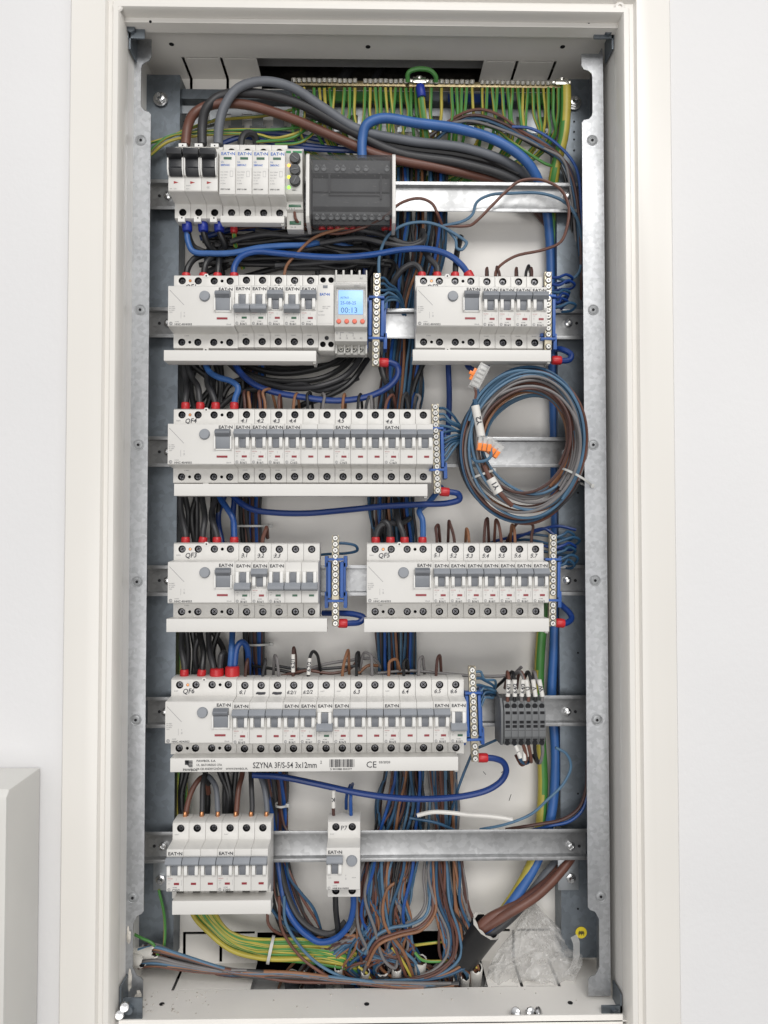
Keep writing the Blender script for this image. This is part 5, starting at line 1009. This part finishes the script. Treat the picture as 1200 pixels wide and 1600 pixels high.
for nm, bx, ys, xr in (('QF2', 861, [434, 444, 456, 463, 471, 478], 893), ('QF5', 869, [840, 848, 856, 864, 878, 885], 901)):
    for i, y in enumerate(ys):
        j = lambda a=2: R.uniform(-a, a); xe = xr + j(8)
        wire(R.choice(['w_sblue', 'w_dblue', 'w_sblue']), 1.6, [(bx, y, 822), (bx + 12, y + j(), 824), (xe - 10, y - 4 + j(), 828), (xe, y + j(), 834), (xe - 6, y + 7, 842), (bx + 14, y + 10 + j(3), 850), (bx - 30, y + 20, 862)] if nm == 'QF2' else [(bx, y, 822), (bx + 12, y - 4 + j(), 824), (xe - 10, y - 9 + j(), 828), (xe, y - 3 + j(), 834), (xe - 6, y + 3, 842), (bx + 14, y + 4 + j(3), 850), (bx - 50, y - 5, 862), (bx - 110, y + 10, 872)], 'blue neutral wire looping behind the %s row terminal bar, %s from top' % (nm, nth(i)), 'neutral wires at the %s terminal bar' % nm, samp=6)
for i, s_ in enumerate(['865,835,850 850,826,852 820,835,856 790,848,862', '900,828,846 870,822,850 830,832,856 770,846,866']): wire('w_dblue', 1.8, s_, 'dark blue wire running left behind the QF5 breaker tops', 'dark blue wires behind the QF5 breaker tops')
wire('w_sblue', 1.6, '520,849,824 540,849,826 556,853,830 558,860,836 545,864,842 510,866,850 470,870,866', 'lone blue wire looping at the middle terminal bar')
wire('w_lblue', 1.6, '868,1168,838 885,1178,838 892,1198,838 880,1225,838 855,1250,836 830,1272,838 790,1288,842 750,1296,856', 'light blue wire arcing from the grey terminals over the lowest rail')
wire('w_sblue', 1.6, '778,1155,856 758,1164,852 742,1172,850 728,1200,850 715,1235,850 705,1270,856 700,1300,870', 'steel blue wire passing behind the QF6 terminal bar')
wire('w_sblue', 1.7, '640,1278,856 680,1285,854 705,1295,860 720,1305,872', 'steel blue wire under the white loose core', )
wire('w_dbrown', 1.9, '918,1190,848 916,1230,848 905,1262,850 880,1280,852 840,1288,854 790,1296,862', 'dark brown wire sweeping left over the lowest rail')
wire('w_blue', 1.9, '920,1230,850 910,1265,850 890,1283,852 860,1290,856 830,1298,866', 'blue wire sweeping left below the dark brown one')
wire('w_white', 2.4, '652,1274,846 675,1269,844 705,1270,844 730,1273,844 760,1275,844 785,1278,844 801,1281,842', 'loose white wire core lying level above the lowest rail')
# ---- grey terminals wires
TX = [796, 807.5, 819, 830, 841.5, 853]
tw_ = [('w_brown', '6.4/1'), ('w_black', '6.4/2'), ('w_grey', '6.4/3'), ('w_brown', 'U'), ('w_black', 'V'), ('w_grey', 'W')]
for i, (kd, tx_) in enumerate(tw_):
    x = 793 + i * 10.8; xt = x + [2, 0, 4, -6, -6, -8][i]
    s_ = [(x, 1096, 812), (x + .5, 1080, 812), (xt, 1062 + (2 if i > 3 else 0), 814), (xt + [-2, -3, -6, -5, -5, -4][i], 1050, 822), (xt - [3, 12, 18, 10, 10, 6][i], 1058, 836), (xt - [6, 30, 30, 12, 12, 8][i], 1075, 856)]
    wire(kd, 1.9, s_, '%s wire with white sleeve marked %s above the grey terminals' % (CN[kd], tx_), marks=[(x + .5, 1088, (x + .5) * .4 + xt * .6, 1062, 811.5, 2.5, tx_, 5.4 if len(tx_) > 1 else 6, 0)])
for i, (kd, s_, mk) in enumerate([('w_sblue', '803,1156,812 808,1172,814 815,1190,818 824,1192,826 830,1180,838', 1), ('w_brown', '814,1156,812 820,1172,814 822,1188,818 815,1195,828 806,1180,840', 1), ('w_brown', '824,1156,812 828,1175,814 830,1190,820 826,1185,836', 0), ('w_black', '835,1156,812 836,1175,814 840,1192,820 833,1180,836', 0), ('w_grey', '846,1156,812 848,1175,814 843,1192,820 836,1180,836', 0)]):
    mk_ = [(805, 1164, 813, 1184, 813, 2.4, '1', 4)] if i == 0 else [(820, 1170, 819, 1188, 815.5, 2.3, '', 4)] if i == 1 else []
    wire(kd, 1.9, s_, '%s wire looping back below the grey terminals, %s from left' % (CN[kd], ordn[i]), marks=mk_)
# ---- coil of spare cable
cc = ['w_lblue', 'w_brown', 'w_grey', 'w_tan', 'w_grey', 'w_lblue', 'w_dbrown', 'w_grey', 'w_brown', 'w_lblue', 'w_grey', 'w_charc', 'w_brown', 'w_grey', 'w_sblue', 'w_dbrown']
for k in range(20):
    rx = 64 + 30 * ((k * 7) % 20) / 19; rz = rx * R.uniform(1.12, 1.24); cx, cy = 828 - (rx - 62) * .22 + R.uniform(-4, 4), 686 + (rx - 62) * .25 + R.uniform(-6, 6); d0 = R.uniform(808, 834); ph = R.uniform(0, 6.28); pts = []
    nt_ = 1.6; st = 3.3 + R.uniform(-.25, .25)
    for q in range(27):
        a = st + q / 26 * 2 * math.pi * nt_; g = 1 + .05 * math.sin(a * 2 + ph) + .035 * math.sin(a * .62 + ph)
        w_ = 9 * math.exp(-((math.cos(a) + 1) ** 2) * 3)
        pts.append((cx + (rx * g + w_) * math.cos(a), cy + rz * g * math.sin(a) * (1 + .08 * (math.sin(a) > 0)), d0 + 5 * math.sin(a * 1.3 + ph)))
    wire(cc[k % 16], 1.65, pts, '%s wire wound in the hanging coil of spare cable at right' % CN[cc[k % 16]], 'wires wound in the hanging coil', name='coiled_wire', samp=5)
tie(899, 746, 822, 20, 16, math.radians(-30), 'pale cable tie round the lower right of the wire coil')
tie(752, 742, 822, 14, 16, math.radians(20), 'cable tie round the left of the wire coil with its tail up')
tie(395, 822, 878, 22, 10, 0, 'cable tie round the left bundle above the QF3 row')
tie(401, 1006, 877, 18, 10, 0, 'cable tie round the left bundle above the QF6 row')
tie(440, 1257, 866, 7, 8, 0, 'cable tie round thin wires right of the lowest pair')
tie(422, 1484, 852, 3, 14, 0, 'small cable tie') if 0 else None
c = P(423, 1484, 852); t = wempty('cable_tie', c, 'pale cable tie round the green and yellow sheaf at lower left', 'cable tie', 'nylon cable ties on the wiring')
wmesh('strap', loopband('b', c, 15, 11, math.radians(78), t, 1.7), ['tie'], t, smooth=True)
# sleeves with writing and lever connectors on the coil
wire('w_sblue', 2.6, '742,624,806 744,636,806 748,660,806 752,684,806 758,700,806', 'sheathed cable end with a long white sleeve left of the coil', marks=[(742.5, 634, 752, 682, 805.5, 4.6, 'Y2', 8, 3.14)], name='cable', cat='cable')
wire('w_brown', 2.6, '756,728,808 764,745,806 774,760,806 786,776,806 800,790,810', 'cable end with a short white sleeve at the foot of the coil', marks=[(766, 748, 779, 770, 805, 5.6, 'Y1', 8, 3.14)], name='cable', cat='cable')
wire('w_lblue', 1.7, '766,700,800 767,712,798 760,719,798 745,721,804 738,716,812', 'light blue wire bent into the orange lever connector')
def connector(px, py, d, ang, nport, label):
    o = P(px, py, d); t = empty('lever_connector', o, label, 'wire connector', None, (0, ang, 0)); W = nport * 5.2
    part('clear_body', ('cb', nport), lambda b: b.prism([(-3.5, 6), (-3.5, -2), (-1, -7), (4, -7), (4, 8), (0, 8.5)][::-1], -W / 2, W / 2), ['clear'], t, bevel=.4)
    part('metal_insert', ('ci', nport), lambda b: [b.box(-W / 2 + k * 5.2 + 1, -W / 2 + k * 5.2 + 4.2, -2.2, 3, -5, 6) for k in range(nport)], ['tie'], t)
    part('orange_base', ('co', nport), lambda b: b.box(-W / 2 + .3, W / 2 - .3, 2, 5, -8, 3), ['orange'], t, bevel=.3)
    for k in range(nport): part('lever', 'cl', lambda b: b.box(-2.1, 2.1, -4.6, -3.6, -8.4, -.5), ['orange'], t, (-W / 2 + (k + .5) * 5.2, 0, 0), bevel=.4)
connector(757, 693, 800, math.radians(8), 3, 'orange lever connector below the long white sleeve')
connector(773, 701, 804, math.radians(35), 3, 'tilted orange lever connector at the lower left of the coil')
o = P(749, 588, 806); t = empty('lever_connector', o, 'clear lever connector standing above the coil with one open orange lever', 'wire connector', None, (0, math.radians(28), 0))
part('clear_body', 'cbx', lambda b: b.prism([(-4, 14), (-4, -14), (4, -16), (4, 12)][::-1], -6, 6), ['clear'], t, bevel=.5)
part('metal_insert', 'cix', lambda b: [b.box(-3.5, 3.5, -3, 2, -12 + k * 5, -9 + k * 5) for k in range(5)], ['tie'], t)
part('lever', 'clx', lambda b: (b.box(-12, -5.5, -2, 0, -3, 1), b.box(-9, -5.5, -1, 2, -8, 6)), ['orange'], t, bevel=.4)
wire('w_brown', 1.7, '742,604,808 744,614,808 743,624,808', 'short brown wire under the clear lever connector')
wire('w_sblue', 1.7, '746,606,808 747,616,808 745,626,808', 'short blue wire under the clear lever connector')
# ---- sheaths at the floor
def sheath(px, py, px2, py2, d, d2, r, label, m='sheath', name='cable_sheath', group='cut cable sheaths'):
    a, c = P(px, py, d), P(px2, py2, d2); b = MB(); ax = (c - a).normalized(); u = ax.orthogonal().normalized(); w_ = ax.cross(u); n = 18; vs = []
    prof = [(1.0, 0), (1.06, 0), (1.02, .25), (1, .6), (1, 1)]
    L = (c - a).length
    for rr, h in prof:
        for k in range(n):
            t = 2 * math.pi * k / n; hh = h * L + (R.uniform(-1.8, 1.8) * MM if h == 0 else 0); q = r * rr * MM * (.86 if (rr == 1.0 and h == 0) else 1)
            vs.append(a + ax * hh + (u * math.cos(t) + w_ * math.sin(t)) * q)
    vi = [a + ax * L * .2 + (u * math.cos(2 * math.pi * k / n) + w_ * math.sin(2 * math.pi * k / n)) * r * .8 * MM for k in range(n)]
    fs = [(j * n + i, j * n + (i + 1) % n, (j + 1) * n + (i + 1) % n, (j + 1) * n + i) for j in range(4) for i in range(n)]; mm_ = [0] * len(fs)
    for i in range(n): mm_[i] = 1
    base = len(vs); fs += [(i, (i + 1) % n, base + (i + 1) % n, base + i) for i in range(n)]; mm_ += [2] * n; fs.append([base + i for i in range(n)]); mm_.append(2)
    b.add(vs + vi, fs, mm_); o = wmesh(name, b, [m, 'sheath', 'blackm'], None, smooth=True, origin=a); tag(o, label, 'cable sheath', group); return o
for i, (x, y, r) in enumerate([(529, 1512, 4.5), (657, 1500, 7), (744, 1512, 7), (727, 1526, 5), (620, 1512, 5.5), (571, 1518, 5)]):
    sheath(x, y, x - 2, y + 40, 854, 874, r, 'cut cable sheath standing in the floor opening', 'sheath')
for i, (x, y, r) in enumerate([(598, 1510, 7), (570, 1508, 5.5), (640, 1512, 6), (700, 1524, 7), (735, 1534, 5), (484, 1514, 7), (455, 1518, 8), (500, 1524, 6), (545, 1524, 6)]):
    sheath(x, y + 6, x + 3, y + 50, 862, 880, r, 'dark conduit standing in the floor opening', 'sheathg', 'conduit', 'dark conduits in the floor opening')
sheath(242, 1487, 190, 1492, 842, 856, 6.2, 'upper cut white sheath at lower left with wires fanning out', 'sheath', group=None)
sheath(224, 1502, 180, 1494, 840, 850, 7.0, 'lower cut white sheath at lower left with wires fanning out', 'sheath', group=None)
o = sheath(760, 1447, 724, 1496, 849, 862, 17, 'wide black tube tilted at lower right with thick cables emerging', 'w_black', 'black_tube', None); o['category'] = 'tube'
wire('w_charc', 5.6, '905,1320,872 870,1365,866 830,1400,858 790,1440,850 750,1468,849', 'thick black cable dropping into the black tube at lower right', n=12, name='feed_cable', cat='cable')
wire('w_brown', 5.2, '900,1330,866 876,1362,858 838,1400,848 790,1430,842 744,1458,846', 'thick brown cable lying foremost in the black tube', n=12, name='feed_cable', cat='cable')
wire('w_tan', 1.7, '722,1470,852 730,1485,850 742,1500,850 748,1515,854', 'thin orange-brown wire between the tube and the right sheath')
# cable tails seen through the top opening
for i, s_ in enumerate(['520,150,910 540,118,920 560,88,935', '575,145,908 590,115,920 605,80,940', '625,140,905 640,118,915 650,90,935']):
    wire('w_charc', 7 if i == 0 else 5, s_, 'dark cable entering through the opening in the cabinet top', 'cables in the top opening', 'cable', 'cable', 10)
# clear plastic bag ------------------------------------------------------
def bag():
    from mathutils import noise as nz
    t = wempty('plastic_bag', P(830, 1520, 850), 'crumpled clear plastic bag leaning on the lower right of the back panel', 'plastic bag')
    for side in (0, 1):
        b = MB(); nx, ny = 60, 48; vs = []
        for j in range(ny + 1):
            v = j / ny
            for i in range(nx + 1):
                u = i / nx
                xl = 835 - 88 * v ** .8; xr = 838 + 72 * min(1, v * 1.7) ** 1.0
                if v > .75: xl += (v - .75) * 40; xr -= (v - .75) * 70
                x = xl + (xr - xl) * u; y = 1412 + 128 * v + 8 * math.sin(u * 9) * (v > .9) + 6 * nz.noise(Vector((u * 4, v * 4, 2)))
                q = Vector((u * 5 + side * 7, v * 5, 1.3)); rdg = abs(nz.noise(q)) * 20 + abs(nz.noise(q * 2.3)) * 11 + abs(nz.noise(q * 5)) * 3
                puff = math.sin(math.pi * u) ** .6 * math.sin(math.pi * min(1, v * .9 + .08)) ** .7
                d = 886 - v * 34 - (puff * (20 if side == 0 else 2)) + rdg * .9 - 6
                vs.append(P(x, y, min(d, 892)))
        fs = [(j * (nx + 1) + i, j * (nx + 1) + i + 1, (j + 1) * (nx + 1) + i + 1, (j + 1) * (nx + 1) + i) for j in range(ny) for i in range(nx)]
        b.add(vs, fs); wmesh('film', b, ['bag'], t, smooth=True)
    b = MB(); a = P(892, 1490, 842); 
    pr_ = [(.000, .018), (.003, .010), (.003, -.006), (-.001, -.016), (-.006, -.021)]
    for (xa, za), (xb_, zb_2) in zip(pr_[:-1], pr_[1:]): b.add([(a.x + xa, a.y, a.z + za), (a.x + xa + .0085, a.y + .006, a.z + za), (a.x + xb_ + .0085, a.y + .006, a.z + zb_2), (a.x + xb_, a.y, a.z + zb_2)], [(0, 1, 2, 3)])
    solid(wmesh('folded_strip', b, ['clear'], t), .0006)
bag()
# loose screws on the sill
for i, (px, py, ax, nm) in enumerate([(806, 1583, (-.3, -.8, .4), 'leftmost loose steel screw lying on the bottom sill'), (829, 1581, (.2, -.9, .3), 'middle loose steel screw lying on the bottom sill'), (841, 1578, (.8, -.3, .4), 'rightmost loose steel screw lying on the bottom sill')]):
    p = P(px, py, 790); p.z = ZB + .0062; t = wempty('loose_screw', p, nm, 'screw', 'loose screws on the sill'); A = Vector(ax).normalized()
    b = MB(); b.lathe(p, A, [(.0048, -.001), (.0052, 0), (.0048, .0022), (.003, .0032), (.0006, .0034)], 20); wmesh('screw_head', b, ['steel'], t, smooth=True)
    b = MB(); b.lathe(p, -A, [(.0022, .0005)] + [(.0022 if k % 2 else .0028, .001 + k * .0007) for k in range(10)] + [(.0004, .010)], 12); wmesh('screw_shank', b, ['steel'], t, smooth=True)
for i, (px, py) in enumerate([(187, 1585), (195, 1573)]):
    p = P(px, py, 786); b = MB(); b.lathe(p, (.2, -.9, .3), [(.0046, 0), (.005, .001), (.0042, .003), (.0008, .0036)], 18); b.cyl(p, (-.2, .9, -.3), .002, .008, 10)
    tag(wmesh('loose_screw', b, ['steel'], smooth=True), ['lower', 'upper'][i] + ' steel screw in the bottom left corner', 'screw', 'corner screws')
# plaster crumbs on the floor
b = MB()
for k in range(60):
    px = R.choice([R.uniform(225, 330), R.uniform(225, 900)]); y = R.uniform(.80, .842); x = P(px, 1550, 820).x; s_ = R.uniform(.0003, .0012)
    b.lathe((x, y, ZB + .0008), (R.uniform(-.3, .3), R.uniform(-.3, .3), 1), [(s_, 0), (s_ * .8, s_ * .6), (s_ * .2, s_)], 5)
tag(wmesh('debris', b, ['plaster']), 'small grey plaster crumbs scattered on the cabinet floor', 'debris', kind='stuff')

# dark scuffs on the back panel
for (px, py, L, a_) in [(757, 1208, 5, .9), (785, 1206, 4, -.6), (797, 1246, 8, 1.9), (300, 1050, 3, .4), (700, 645, 3, .2), (770, 470, 3, 1.2)]:
    p = P(px, py, 894); b = MB(); b.box(-L * MM * .5, L * MM * .5, -.0002, 0, -.0003, .0003)
    o = link('scuff_mark', b.mesh('scuff_mark', ['ink']), cab, p - ORG[cab.name], (0, a_, 0))

# extra strands in the tangle: slack loops crossing the sheaf
for k in range(12):
    j = lambda a=8: R.uniform(-a, a); kd = R.choice(['w_lblue', 'w_brown', 'w_grey', 'w_dbrown', 'w_sblue', 'w_tan']); x0 = 440 + R.uniform(0, 60); x1 = 560 + R.uniform(0, 60)
    wire(kd, 1.65, [(x0 - 6, 1545, 880), (x0 + 4, 1522, 868), (x0 + 24, 1496 + j(), 857), (x0 + 60, 1470 + j(), 854), (x1, 1450 + j(12), 856), (x1 + 22, 1400 + j(12), 862), (x1 + 30 + j(), 1340, 870)], '%s wire slanting up through the tangle from the left sheaf' % CN[kd], 'wires slanting through the bottom tangle')
for k, (x, y) in enumerate([(612, 1456), (705, 1468)]): pass
# plated lugs of the rail carriers below the lowest rail
for px, sd in ((888, 'right'), (256, 'left')):
    p = P(px, 1365, 860.5); b = MB(); b.box(p.x - .012, p.x + .012, .8605, .8618, p.z - .019, p.z + .02)
    tag(wmesh('rail_lug', b, ['galvm'], bevel=.0004), 'small zinc lug plate under the %s end of the lowest rail' % sd, 'bracket')
